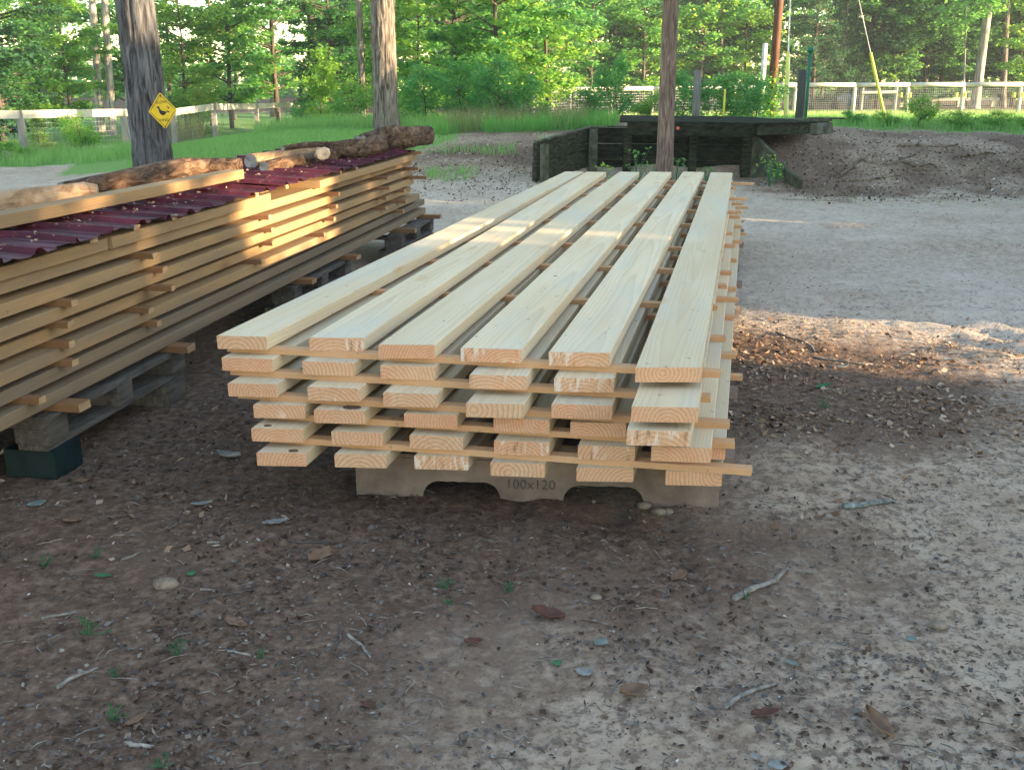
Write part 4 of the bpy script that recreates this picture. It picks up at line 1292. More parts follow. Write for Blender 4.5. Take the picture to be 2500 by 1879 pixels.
for i, y in enumerate(np.arange(-13, 18.5, 2.0)):
    shade_tree(15.5 + sr.uniform(-.8, .8), float(y), 5.2 if y < 12 else 4.0, 1.9, 300 + i, 'leafy tree beyond the right edge of the view shading the yard')

# ------------------------------------------------------------------ fences
def wire_panel(b, p0, p1, z0a, z1a, z0b, z1b, du=.10, dv=.10, w=.006):
    p0 = Vector(p0); p1 = Vector(p1)
    L = (p1 - p0).length; n = max(2, int(L / du)); m = max(2, int((z1a - z0a) / dv))
    for i in range(n + 1):
        t = i / n; q = p0.lerp(p1, t)
        b.beam((q.x, q.y, z0a + (z0b - z0a) * t), (q.x, q.y, z1a + (z1b - z1a) * t), w, w)
    for j in range(m + 1):
        t = j / m
        b.beam((p0.x, p0.y, z0a + (z1a - z0a) * t), (p1.x, p1.y, z0b + (z1b - z0b) * t), w, w)
def fence(name, label, pts, hgt, rail_r, post_w, rail_mat, post_mat, square=False, extra=None, lean=.02, mesh=True, wd=.10, low_rail=None):
    p0 = pts[0]
    root = empty(name, (p0[0], p0[1], tz(p0[0], p0[1])))
    o = root.location
    zs = [(tz(p[0], p[1]) if p[2] is None else p[2]) for p in pts]
    wb = MB()
    for i, p in enumerate(pts):
        pb_ = MB()
        lx = fr.uniform(-lean, lean)
        if square: pb_.beam((p[0], p[1], zs[i] - .3), (p[0] + lx, p[1], zs[i] + hgt), post_w, post_w, up=(0, 1, 0))
        else: pb_.tube([(p[0], p[1], zs[i] - .3), (p[0] + lx * .6 + fr.uniform(-.01, .01), p[1], zs[i] + hgt * .5), (p[0] + lx, p[1], zs[i] + hgt)], [post_w / 2 * 1.05, post_w / 2, post_w / 2 * .95], 9, 0, True, .06, fr)
        pb_.v = [tuple(Vector(q) - o) for q in pb_.v]
        pb_.build('post', post_mat, root, not square)
        if i:
            q = pts[i - 1]
            rb = MB()
            a = Vector((q[0], q[1] - post_w * .55, zs[i - 1] + hgt - rail_r)); c = Vector((p[0], p[1] - post_w * .55, zs[i] + hgt - rail_r))
            if square: rb.beam(a, c, .04, rail_r * 2)
            else: rb.tube([a, a.lerp(c, .5) + Vector((0, 0, fr.uniform(-.015, .01))), c], rail_r, 10, 0, True, .04, fr)
            rb.v = [tuple(Vector(w_) - o) for w_ in rb.v]
            rb.build('rail', rail_mat, root, not square)
            if low_rail and i in low_rail:
                rb = MB(); rb.beam(a - Vector((0, .02, hgt * .78)), c - Vector((0, .02, hgt * .78)), .04, .16)
                rb.v = [tuple(Vector(w_) - o) for w_ in rb.v]
                rb.build('rail', rail_mat, root)
            if mesh: wire_panel(wb, (q[0], q[1], 0), (p[0], p[1], 0), zs[i - 1] + .03, zs[i - 1] + hgt - rail_r * 2, zs[i] + .03, zs[i] + hgt - rail_r * 2, wd, wd, .0032 if square else .006)
    if mesh:
        wb.v = [tuple(Vector(q) - o) for q in wb.v]
        wb.build('wire_mesh', M['wire'], root)
    tag(root, label, 'fence')
    return root
def fp_(u, v, Y): p = D(u, v, Y); return (p.x, Y, None)
left_pts = [(fp_(-60, 400, 20.4)), fp_(62, 392, 21), fp_(185, 384, 22), fp_(312, 378, 23.3), fp_(430, 372, 25), fp_(528, 350, 27.2), fp_(630, 333, 31), fp_(735, 315, 34), fp_(840, 305, 36)]
fence('fence', 'weathered board and wire fence along the left road', left_pts, .98, .078, .11, M['fence_white'], M['fence'], True, wd=.09, low_rail=(1, 3))
mid_pts = [fp_(1300, 290, 37), fp_(1390, 288, 38.5), fp_(1490, 285, 40), fp_(1590, 280, 41), fp_(1690, 278, 41.6), fp_(1790, 277, 42), fp_(1875, 276, 42)]
fence('fence', 'pole and wire fence half hidden by shrubs behind the dock', mid_pts, 1.05, .085, .13, M['fence_white'], M['fence'], False, wd=.09)
right_pts = [fp_(u, 275, 42) for u in (1885, 1938, 2081, 2211, 2345, 2485, 2620, 2760)]
rf = fence('fence', 'round rail and wire mesh fence across the sunlit field', right_pts, 1.13, .085, .15, M['fence_white'], M['fence_white'], False, wd=.08)
for i, u in enumerate((2200, 2222, 2335, 2356, 2476, 2496)):
    p = D(u, 232, 41.8)
    b = MB().tube([(0, 0, -.09), (0, 0, .09)], .055, 8).tube([(0, 0, .05), (0, -.06, .05)], .03, 6)
    oo = b.build('insulator', M['yellow'], rf); oo.location = p - rf.location
# a board fence further back on the right
bk = empty('board_fence', (bearing(2180, 54), 54, tz(bearing(2180, 54), 54)))
for u in (2180, 2258, 2318, 2400, 2480, 2560, 2640):
    x = bearing(u, 54)
    MB().box((x - bk.location.x, 0, .55), (.2, .15, 1.5)).build('post', M['fence_white'], bk)
for z in (.38, .75, 1.1):
    MB().beam((0, -.09, z), (bearing(2640, 54) - bk.location.x, -.09, z + .04), .05, .15).build('rail', M['fence_white'], bk)
tag(bk, 'three rail board fence behind the wire fence at right', 'fence')

# dark machine and a rail gate beyond the fence
mx, my = bearing(2060, 47), 47.0
mr = empty('riding_mower', (mx, my, tz(mx, my)))
b = MB()
prof = [(-.75, .32), (-.72, .55), (-.45, .72), (-.1, .70), (0, .55), (.35, .5), (.6, .62), (.75, .55), (.78, .30)]
nn = len(prof)
for y in (-.33, .33):
    for x, z in prof: b.v.append((x, y * (.85 if z > .6 else 1), z))
    for x, z in prof: b.v.append((x, y, .22))
for i in range(nn - 1):
    b.f += [(i, i + 1, nn + i + 1, nn + i), (2 * nn + i, 3 * nn + i, 3 * nn + i + 1, 2 * nn + i + 1), (i, 2 * nn + i, 2 * nn + i + 1, i + 1)]; b.m += [0, 0, 0]
b.build('body', M['machine'], mr)
MB().box((.3, 0, .62), (.4, .42, .1)).box((.5, 0, .85), (.1, .42, .42), tilt=Matrix.Rotation(.2, 3, 'Y')).build('seat', M['rubber'], mr)
for (x, y, r) in ((-.55, -.36, .2), (-.55, .36, .2), (.45, -.4, .28), (.45, .4, .28)):
    MB().tube([(x, y - .09, r), (x, y + .09, r)], r, 16).build('wheel', M['rubber'], mr)
MB().tube([(-.1, 0, .68), (.02, 0, .95)], .025, 6).tube([(.02 + .17 * math.cos(k * PI / 6) * .35, .17 * math.sin(k * PI / 6), .95 + .17 * math.cos(k * PI / 6)) for k in range(13)], .015, 6).build('steering_wheel', M['rubber'], mr)
tag(mr, 'dark blue low machine standing behind the wire fence', 'mower')
gt = empty('pole_barrier', (bearing(2085, 46), 46, tz(bearing(2085, 46), 46)))
MB().tube([(0, 0, -.1), (0, 0, .95)], .07, 8).build('post', M['fence'], gt)
MB().tube([(bearing(2165, 46) - gt.location.x, 0, -.1), (bearing(2165, 46) - gt.location.x, 0, 1.2)], .09, 8).build('post', M['fence'], gt)
MB().tube([(-.05, -.1, .75), (bearing(2165, 46) - gt.location.x, -.1, .78)], .06, 8).build('rail', M['fence_white'], gt)
tag(gt, 'pale pole barrier between two posts right of the machine', 'barrier')

# ------------------------------------------------------------------ pole, guys, posts, marker
px_, pyy = bearing(1869, 24), 24.0
pz_ = tz(px_, pyy)
up_ = empty('utility_pole', (px_, pyy, pz_))
MB().tube([(0, 0, -.4), (.03, 0, 3), (.09, 0, 8.2)], [.098, .09, .075], 16).build('shaft', M['pole'], up_, True)
vb = MB()
rg = np.random.default_rng(8)
cs = np.stack([rg.normal(0, .1, 40) - .05, rg.normal(0, .08, 40) - .1, rg.uniform(.0, .9, 40)], -1)
link('vine', crown_mesh('vine', rg, cs, np.full(40, .16), 14, .09, [G_mid, G_lit], 1.0, .3), up_)
tag(up_, 'tall reddish brown utility pole behind the dock', 'utility pole')
ptop = Vector((px_ + .085, pyy, pz_ + 7.6))
for (u, v, Y, u2, v2, lb) in ((1918, 282, 21.5, 1903, 133, 'guy wire with yellow guard, left one beside the utility pole'), (1921, 284, 21.0, 1912, 140, 'guy wire with whitish yellow guard, right one beside the utility pole'),
                              (2168, 280, 22.5, 2107, 133, 'slanting guy wire with yellow guard over the right field')):
    q = D(u, v, Y); gz = tz(q.x, q.y); a = Vector((q.x, q.y, gz - .1))
    root = empty('guy_wire', (a.x, a.y, gz))
    d = (ptop - a)
    MB().tube([a - root.location, ptop - root.location], .009, 6).build('wire', M['wire'], root)
    t = .235 if u < 2000 else .30
    tt = 0.0
    # guard ends where it is seen to end
    best = min((abs((lambda p: (p.x / (p.y * math.cos(PITCH) - (p.z - CAM_H) * math.sin(PITCH)) * 2500 + 1250 - u2) * .2 + ((939.5 - ((p.y * math.sin(PITCH) + (p.z - CAM_H) * math.cos(PITCH)) / (p.y * math.cos(PITCH) - (p.z - CAM_H) * math.sin(PITCH)) * 2500)) - v2))(a + d * (k / 200))), k / 200) for k in range(10, 120))[1]
    MB().tube([a + d * .012 - root.location, a + d * best - root.location], .034, 8).build('guard', M['yellow'] if lb.find('whitish') < 0 else plain('faded yellow plastic', (.62, .64, .22), .5, .1, 3), root)
    tag(root, lb, 'guy wire', 'guy wires of the utility pole')
def post(u, vt, vb, Y, w_px, mat, label, name='post', top=None):
    q = D(u, vb, Y); t = D(u, vt, Y); g = tz(q.x, Y)
    r = w_px / 2500 * Y / 2
    root = MB().tube([(0, 0, -.3), (0, 0, (t.z - g) * .5), (0, 0, t.z - g - .01), (0, 0, t.z - g)], [r * 1.05, r, r * .97, r * .8], 14, 0, True, .03, fr).build(name, mat, None, True)
    root.location = (q.x, Y, g)
    tag(root, label, 'post')
    return root
post(1698, 172, 292, 17.2, 18, M['post_grey'], 'round grey post behind the dock roof')
post(1950, 170, 300, 16.6, 20, M['post_dark'], 'dark round post beside the right end of dock')
post(1856, 106, 285, 26, 12, M['white_bark'], 'bright bleached post close left of the utility pole')
post(1766, 218, 290, 19, 5, M['yellow'], 'thin yellowish stake among shrubs behind the dock')
q = D(1962, 300, 17.0); g = tz(q.x, 17.0); zt = D(1964, 118, 17.0).z
mk = empty('marker_pole', (q.x + .02, 17.0, g))
MB().tube([(0, 0, -.2), (0, 0, 1.12)], .026, 8).build('lower_tube', M['green_plastic'], mk, True)
MB().tube([(0, 0, 1.12), (0, 0, zt - g - .05)], .027, 8).build('upper_tube', M['marker_white'], mk, True)
MB().tube([(0, 0, zt - g - .06), (0, 0, zt - g + .0), (0, 0, zt - g + .02)], [.045, .05, .03], 10).build('cap', M['green_plastic'], mk, True)
tag(mk, 'white marker pole with green cap behind the dark post', 'marker pole')

# ------------------------------------------------------------------ the loading dock
dkx, dky = DK_L
dock = empty('loading_dock', (dkx, dky, 0))
def rel(p): return Vector(p) - dock.location
A = Vector((*DK_L, 0)); B = Vector((*DK_R, 0)); Wl = Vector((*WG_L, 0))
def planks(name, p0, p1, z0, za, zb, th, mat, rows_=3):
    b = MB()
    for r in range(rows_):
        t0 = r / rows_; t1 = (r + 1) / rows_ - .012
        n_ = (p1 - p0).normalized().cross(Vector((0, 0, 1))) * (th * (1 + .25 * (r % 2)))
        vs = []
        for off in (Vector((0, 0, 0)), n_):
            for p, zt_ in ((p0, za), (p1, zb)):
                vs += [rel(p + off + Vector((0, 0, z0 + (zt_ - z0) * t0))), rel(p + off + Vector((0, 0, z0 + (zt_ - z0) * t1)))]
        b.add(vs, [(0, 2, 3, 1), (4, 5, 7, 6), (0, 1, 5, 4), (2, 6, 7, 3), (1, 3, 7, 5), (0, 4, 6, 2)])
    return b.build(name, mat, dock)
planks('front_wall', A, B, -.2, .66, .66, -.05, M['timber_green'], 4)
planks('left_wing', Wl, A, -.2, .53, .655, -.05, M['timber_face'], 3)
MB().beam(rel(Wl + Vector((0, .0, .535))), rel(A + Vector((0, 0, .662))), .07, .02).build('wing_cap', M['timber_edge'], dock)
MB().beam(rel(A + Vector((.02, -.02, .668))), rel(A.lerp(B, .24) + Vector((0, -.02, .668))), .08, .02).build('wall_cap', M['timber_edge'], dock)
for t, w in ((.02, .12), (.235, .11), (.64, .10), (.965, .13)):
    p = A.lerp(B, t)
    MB().box(rel(p + Vector((0, -.075, .2))), (w, .10, .88)).build('wall_post', M['timber_edge' if t < .1 else 'timber_face'], dock)
MB().box(rel(Wl + Vector((.10, -.06, .15))), (.08, .08, .72), .5).build('wall_post', M['timber_edge'], dock)
# deck and its front beam
DL = D(1532, 293, 14.05); DR = D(1842, 300, 13.75)
b0 = Vector((DL.x, DL.y, 0)); b1 = Vector((DR.x, DR.y, 0))
MB().beam(rel(b0 + Vector((0, 0, .665))), rel(b1 + Vector((0, 0, .655))), .06, .17).build('front_beam', M['timber_green'], dock)
dk = MB()
zt_ = .762
rb_ = Vector((D(1975, 300, 14.9).x, 14.9, 0))
vs = [rel(b0 + Vector((-.10, .0, zt_))), rel(b1 + Vector((.05, -.04, zt_ - .01))), rel(rb_ + Vector((.15, .1, zt_ - .05))), rel(Vector((DL.x + 2.0, 16.2, zt_ - .02))), rel(Vector(((DL.x - .10) * 16.2 / 14.05, 16.2, zt_)))]
vs += [v_ - Vector((0, 0, .022)) for v_ in vs]
dk.add(vs, [(0, 1, 2, 3, 4), (9, 8, 7, 6, 5), (0, 5, 6, 1), (1, 6, 7, 2), (2, 7, 8, 3), (3, 8, 9, 4), (4, 9, 5, 0)])
dk.build('deck', M['timber_green'], dock)
MB().beam(rel(b1 + Vector((.02, .03, .66))), rel(rb_ + Vector((.0, .0, .63))), .06, .14).build('side_beam', M['timber_face'], dock)
# right wing: two stepped panels leaning against the bank
w1 = D(1840, 440, 14.0); w2 = D(1897, 405, 13.55); w3 = D(1960, 432, 12.9)
def panel(name, p0, p1, za0, zb0, za1, zb1, th, mat):
    b = MB(); n_ = (p1 - p0).normalized().cross(Vector((0, 0, 1))) * th
    vs = []
    for off in (Vector((0, 0, 0)), n_):
        vs += [rel(p0 + off + Vector((0, 0, za0))), rel(p1 + off + Vector((0, 0, za1))), rel(p1 + off + Vector((0, 0, zb1))), rel(p0 + off + Vector((0, 0, zb0)))]
    b.add(vs, [(0, 1, 2, 3), (7, 6, 5, 4), (0, 4, 5, 1), (1, 5, 6, 2), (2, 6, 7, 3), (3, 7, 4, 0)])
    return b.build(name, mat, dock)
P1 = Vector((w1.x, 14.05, 0)); P2 = Vector((w2.x, 13.6, 0)); P3 = Vector((w3.x, 12.9, 0))
panel('right_wing', P1, P2, -.2, .60, -.2, .36, .05, M['timber_edge'])
panel('right_wing', P2 + Vector((.01, -.04, 0)), P3, -.2, .30, -.2, .10, .05, M['timber_edge'])
MB().tube([rel(D(1655, 313, 13.68)), rel(D(1655, 313, 13.66))], .022, 10).build('reflector', plain('red reflector', (.5, .1, .05), .3, .1, 3), dock)
tag(dock, 'dark mossy timber loading dock cut into the bank', 'loading dock')
# slab and roots at its right
sl = MB(); pts_ = [(-.45, -.2), (.25, -.28), (.55, .0), (.4, .3), (-.35, .3)]
sl.v = [(x, y, .06 + .03 * x) for x, y in pts_] + [(x * 1.05, y * 1.05, -.08) for x, y in pts_]
sl.f = [tuple(range(5))] + [(i, 5 + i, 5 + (i + 1) % 5, (i + 1) % 5) for i in range(5)]; sl.m = [0] * 6
so = sl.build('rock', plain('mossy rock', (.12, .12, .085), .95, .5, 8, .8)); p = G(1925, 330); so.location = (p.x, p.y - .3, tz(p.x, p.y - .3) + .03)
tag(so, 'flat mossy rock under the right end of the dock slab', 'rock')
sl = MB().box((0, 0, .06), (.45, .3, .16), .2).box((-.1, -.02, .15), (.75, .32, .03), .1).box((.25, 0, .17), (.5, .2, .02), -.1)
so = sl.build('timber_scrap', M['timber_edge']); p = G(1975, 318); so.location = (p.x, p.y, tz(p.x, p.y))
tag(so, 'rotting timber scraps at foot of the dark post', 'timber scraps')

# roots on the bank
for j, (pl_, r0, lb) in enumerate((([(2050, 388), (2100, 384), (2170, 388), (2250, 380)], .026, 'long exposed root at left on the right bank'),
                              ([(2190, 370), (2240, 362), (2290, 360), (2350, 352)], .032, 'pale sunlit root arching on the right bank'),
                              ([(2060, 392), (2130, 398), (2200, 402), (2270, 392), (2300, 400)], .022, 'lower winding root on the right bank'),
                              ([(2200, 390), (2260, 396), (2310, 405)], .028, 'short root forking down the right bank'),
                              ([(2330, 385), (2400, 378), (2470, 372)], .028, 'root at far right of the bank'))):
    pts_ = [G(*q) for q in pl_]
    pts2 = []
    for i in range(len(pts_) - 1):
        for k in range(5):
            q = pts_[i].lerp(pts_[i + 1], k / 5); q.z = tz(q.x, q.y) + r0 * .15 + .012 * math.sin(i * 2 + k); pts2.append(q)
    o_ = pts2[0].copy()
    root = MB().tube([q - o_ for q in pts2], [r0 * (1 - .6 * i / len(pts2)) * (.5 if i == 0 else 1) for i in range(len(pts2))], 9, 0, True, .15, fr).build('root', M['root'], None, True)
    root.location = o_
    tag(root, lb, 'root', 'roots on the right bank')

# ------------------------------------------------------------------ the sign
TC = D(378, 418, 15.2)
tl_, tr2, tt_, tb_ = D(364, 269, 14.90), D(431.5, 269, 14.88), D(396, 226, 14.9), D(402, 315, 14.9)
sc_ = (tl_ + tr2) / 2
sw = (tr2 - tl_).length; shh = (tt_ - tb_).length
sign = empty('duck_crossing_sign', (sc_.x, 14.88, (tt_.z + tb_.z) / 2))
sign.rotation_euler = (rad(2), rad(-3.5), rad(9))
def diamond(b, w, h, y, th, r, mi=0):
    pts = []
    for cx, cz, a0_ in ((w / 2, 0, 0), (0, h / 2, 90), (-w / 2, 0, 180), (0, -h / 2, 270)):
        for k in range(5):
            an = rad(a0_ - 45 + k * 22.5)
            ux = -np.sign(cx); uz = -np.sign(cz)
            pts.append((cx + ux * r * 1.3 + r * math.cos(an), cz + uz * r * 1.3 + r * math.sin(an)))
    n = len(pts)
    bend = lambda x: .018 * math.cos(x / w * 5.5) - .018       # the plate is creased round the trunk
    vs = [(x, y, z) for x, z in pts] + [(x, y + th, z) for x, z in pts]
    b.add(vs, [tuple(range(n)), tuple(range(n, 2 * n))[::-1]] + [(i, n + i, n + (i + 1) % n, (i + 1) % n) for i in range(n)], mi)
b = MB(); diamond(b, sw, shh, 0, .003, .02); b.build('plate', M['sign_yellow'], sign)
# black border line as a thin ring
def ring(w, h, y, t):
    bb = MB(); 
    c = [(w / 2, 0), (0, h / 2), (-w / 2, 0), (0, -h / 2)]
    for i in range(4):
        a = Vector((c[i][0], y, c[i][1])); d_ = Vector((c[(i + 1) % 4][0], y, c[(i + 1) % 4][1]))
        e = (d_ - a).normalized() * .016
        bb.beam(a + e, d_ - e, .001, t, up=(0, 1, 0)) if False else bb.beam(a + e, d_ - e, t, .001, up=(0, 1, 0))
    return bb
ring(sw * .88, shh * .88, -.0012, .007).build('border', M['sign_black'], sign)
# duck and two ducklings
def duck(sx, cx, cz, flip=1):
    pts = [(-.50, .50), (-.42, .62), (-.30, .62), (-.22, .50), (-.20, .30), (-.08, .12), (.15, .02), (.40, -.05), (.62, -.04), (.50, -.18), (.34, -.38), (.10, -.50), (-.12, -.44), (-.28, -.25), (-.34, .0), (-.36, .25), (-.40, .42), (-.60, .40)]
    return [(cx + x * sx, -.0028, cz + z * sx) for x, z in pts]
b = MB()
for sx, cx, cz in ((.115, -.012, -.005), (.034, .072, -.012), (.034, .083, .04)):
    vs = duck(sx, cx, cz)
    n_ = len(vs)
    vs2 = vs + [(p[0], -.0008, p[2]) for p in vs]
    b.add(vs2, [tuple(range(n_))] + [(i, n_ + i, n_ + (i + 1) % n_, (i + 1) % n_) for i in range(n_)])
dm = b.mesh('duck_silhouette', [M['sign_black']])
import bmesh
bm = bmesh.new(); bm.from_mesh(dm); bmesh.ops.triangulate(bm, faces=bm.faces[:]); bm.to_mesh(dm); bm.free()
link('duck_silhouette', dm, sign)
def text_obj(body, size, loc, parent, mat, name):
    cu = bpy.data.curves.new(name, 'FONT'); cu.body = body; cu.size = size; cu.extrude = .0006; cu.align_x = 'CENTER'; cu.align_y = 'CENTER'
    tmp = bpy.data.objects.new('tmp', cu); COL.objects.link(tmp); bpy.context.view_layer.update()
    me = bpy.data.meshes.new_from_object(tmp.evaluated_get(bpy.context.evaluated_depsgraph_get())); bpy.data.objects.remove(tmp)
    me.materials.clear(); me.materials.append(mat)
    o = link(name, me, parent); o.location = loc; o.rotation_euler = (PI / 2, 0, 0)
    return o
text_obj('SLOW', .055, (0, -.002, shh * .235), sign, M['sign_black'], 'word')
text_obj('XING', .055, (0, -.002, -shh * .26), sign, M['sign_black'], 'word')
for z in (shh * .43, -shh * .43):
    b = MB().tube([(0, -.006, z), (0, .03, z)], .010, 8).box((0, -.002, z - .018), (.012, .001, .03)); b.build('nail', M['rust'], sign)
tag(sign, 'yellow diamond duck crossing sign nailed to the thick grey trunk', 'sign')

# ------------------------------------------------------------------ grass, tall grass, weeds
def blades(n, sampler, hmin, hmax, w, rng, lean=.35):
    P = sampler(n); n = len(P)
    z = terrain(P[:, 0], P[:, 1])
    h = rng.uniform(hmin, hmax, n); a = rng.uniform(0, 2 * PI, n); ln = rng.uniform(0, lean, n) * h
    bx = np.cos(a) * w / 2; by = np.sin(a) * w / 2
    la = rng.uniform(0, 2 * PI, n)
    v0 = np.stack([P[:, 0] - bx, P[:, 1] - by, z - .01], -1); v1 = np.stack([P[:, 0] + bx, P[:, 1] + by, z - .01], -1)
    mx = P[:, 0] + np.cos(la) * ln * .35; my_ = P[:, 1] + np.sin(la) * ln * .35
    v2 = np.stack([mx + bx * .7, my_ + by * .7, z + h * .6], -1); v3 = np.stack([mx - bx * .7, my_ - by * .7, z + h * .6], -1)
    tip = np.stack([P[:, 0] + np.cos(la) * ln, P[:, 1] + np.sin(la) * ln, z + h], -1)
    V = np.stack([v0, v1, v2, v3, tip, tip + np.array([.0005, 0, 0])], 1).reshape(-1, 3)
    i = np.arange(n) * 6
    F = np.concatenate([np.stack([i, i + 1, i + 2, i + 3], -1), np.stack([i + 3, i + 2, i + 5, i + 4], -1)])
    return V, F
def wedge(u0, u1, Y0, Y1, rng, cond=None, power=1.0):
    def f(n):
        Y = Y0 + (Y1 - Y0) * rng.uniform(0, 1, n) ** power; u = rng.uniform(u0, u1, n)
        P = np.stack([(u - 1250) / 2500 * Y, Y], -1)
        if cond is not None: P = P[cond(P)]
        return P
    return f
rg = np.random.default_rng(71)
isg = lambda P: zones(P[:, 0], P[:, 1])[0] > rg.uniform(.3, .7, len(P))
V, F = blades(42000, wedge(330, 1010, 14.8, 25, rg, isg), .03, .08, .011, rg)
tag(link('lawn_grass', np_mesh('lawn_grass', V, F, [G_grass])), 'short green grass on the rise behind the older stack', 'grass', kind='stuff')
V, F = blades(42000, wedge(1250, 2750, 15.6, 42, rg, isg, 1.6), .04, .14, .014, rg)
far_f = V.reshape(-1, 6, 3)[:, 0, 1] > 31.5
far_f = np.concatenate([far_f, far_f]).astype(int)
tag(link('field_grass', np_mesh('field_grass', V, F, [G_grass, G_sunlit_grass], far_f)), 'green grass of the field beyond the bank', 'grass', kind='stuff')
V, F = blades(9000, wedge(-100, 420, 18.2, 27, rg, isg), .06, .30, .014, rg)
tag(link('verge_grass', np_mesh('verge_grass', V, F, [G_grass])), 'rough grass along the left fence', 'grass', kind='stuff')
V, F = blades(5000, wedge(1060, 1500, 17.2, 19.5, rg, lambda P: vnoise(P[:, 0] * 1.6, P[:, 1] * 1.6, s=61) > -.15), .06, .30, .012, rg, .6)
V2, F2 = blades(2600, wedge(1100, 1430, 17.4, 20, rg, lambda P: vnoise(P[:, 0] * 1.2, P[:, 1] * 1.2, s=64) > .0), .12, .48, .010, rg, .6)
tag(link('tall_grass', np_mesh('tall_grass', np.concatenate([V, V2]), np.concatenate([F, F2 + len(V)]), [G_mid, G_dry], np.concatenate([np.zeros(len(F), int), np.ones(len(F2), int)]))), 'tall tangled grass and dry stalks behind the dirt mound', 'grass', kind='stuff')
V, F = blades(7000, wedge(640, 1120, 20, 26, rg), .06, .32, .014, rg, .6)
tag(link('weedy_grass', np_mesh('weedy_grass', V, F, [G_grass])), 'weedy grass round the sapling and lawn tree', 'grass', kind='stuff')
V, F = blades(500, wedge(430, 520, 26, 30, rg), .3, .9, .014, rg, .5)
tag(link('dry_stalks', np_mesh('dry_stalks', V, F, [G_dry])), 'pale dry stalks behind the lit fence', 'grass', kind='stuff')
V, F = blades(1500, wedge(1040, 1260, 13, 16.5, rg, lambda P: vnoise(P[:, 0] * 1.3, P[:, 1] * 1.3, s=3) > .25), .04, .14, .010, rg, .6)
V2, F2 = blades(900, wedge(1900, 2500, 11, 14, rg, lambda P: (vnoise(P[:, 0] * .8, P[:, 1] * 1.3, s=8) > .45) & (rg.uniform(0, 1, len(P)) < (P[:, 1] - 10.8) / 3)), .012, .045, .008, rg, .6)
V3, F3 = blades(900, wedge(940, 1120, 14.0, 17.5, rg, lambda P: vnoise(P[:, 0] * 1.1, P[:, 1] * 1.1, s=18) > -.1), .03, .12, .010, rg, .6)
V = np.concatenate([V, V2, V3]); F = np.concatenate([F, F2 + len(V2) * 0 + (len(V) - len(V2) - len(V3)), F3 + len(V) - len(V3)])
tag(link('bank_grass', np_mesh('bank_grass', V, F, [G_grass])), 'sparse grass tufts on the dirt mound and bank', 'grass', kind='stuff')

# little green weeds in the yard
wr = np.random.default_rng(90)
WL = [(190 * .565, 1200 + 325 * .565, .05), (380 * .565, 1200 + 620 * .565, .07), (770 * .565, 1200 + 700 * .565, .06), (490 * .565, 1200 + 985 * .565, .05), (500 * .565, 1200 + 800 * .565, .04), (1085, 1435, .05), (1240, 1445, .05), (80, 1155, .09), (2010, 995, .06), (1095, 1475, .03), (640, 1605, .035), (400, 1870, .05), (1815, 1460, .03), (235, 1360, .04)]
WN = ['by the white stick at lower left', 'beside the long white stick', 'left of the short white twig', 'at bottom left among leaf litter', 'above the tan curled leaf', 'in front of the pallet, left sprig', 'in front of the pallet, right sprig',
      'growing against the green block', 'right of the fresh stack in dark mulch', 'left of the red brown leaf', 'right of the short white twig', 'at the bottom edge', 'beside the forked branch', 'below the teal leaf']
for (u, v, h), nm in zip(WL, WN):
    p = G(u, v)
    n_ = 9
    C = np.stack([wr.normal(0, h * .35, n_), wr.normal(0, h * .35, n_), wr.uniform(.2, 1, n_) * h], -1)
    C *= .72; V, F = leaves_np(C, h * .38, wr, .4, .3)
    b = MB(); 
    for c in C: b.tube([(0, 0, -.005), tuple(c)], [.0015, .0008], 4)
    root = empty('weed', p)
    link('leaves', np_mesh('leaves', V, F, [G_dark]), root); b.build('stem', M['leaf_green'], root)
    tag(root, f'tiny green weed {nm}', 'weed', 'weeds in the yard')
# taller sprigs by the dock and the slim trunk
for (u, v, Y, h, nm) in ((1478, 425, 12.6, .28, 'light green sprig before the dock, left'), (1590, 425, 12.4, .3, 'sprig left of the slim reddish trunk'), (1650, 425, 12.5, .35, 'thin sprig right of the slim reddish trunk'), (1555, 425, 12.9, .45, 'tall thin weed stalk before the dock wall'), (1878, 445, 13.0, .35, 'yellowish weed at foot of the right dock wing'), (1895, 440, 13.2, .25, 'leafy weed beside the right dock wing'), (1725, 425, 13.4, .2, 'dark weed before the dock wall, right')):
    x = bearing(u, Y); root = empty('weed', (x, Y, tz(x, Y)))
    n_ = 34
    C = np.stack([wr.normal(0, h * .2, n_), wr.normal(0, h * .2, n_), wr.uniform(.3, 1.1, n_) * h], -1)
    V, F = leaves_np(C, .055, wr, .4, .5)
    b = MB()
    for c in C[:14]: b.tube([(0, 0, -.02), (c[0] * .4, c[1] * .4, c[2] * .6), tuple(c)], [.004, .003, .0015], 4)
    link('leaves', np_mesh('leaves', V, F, [G_lit if 'light' in nm or 'yellow' in nm else G_mid]), root); b.build('stem', M['leaf_green'], root)
    tag(root, nm, 'weed', 'weeds by the dock')

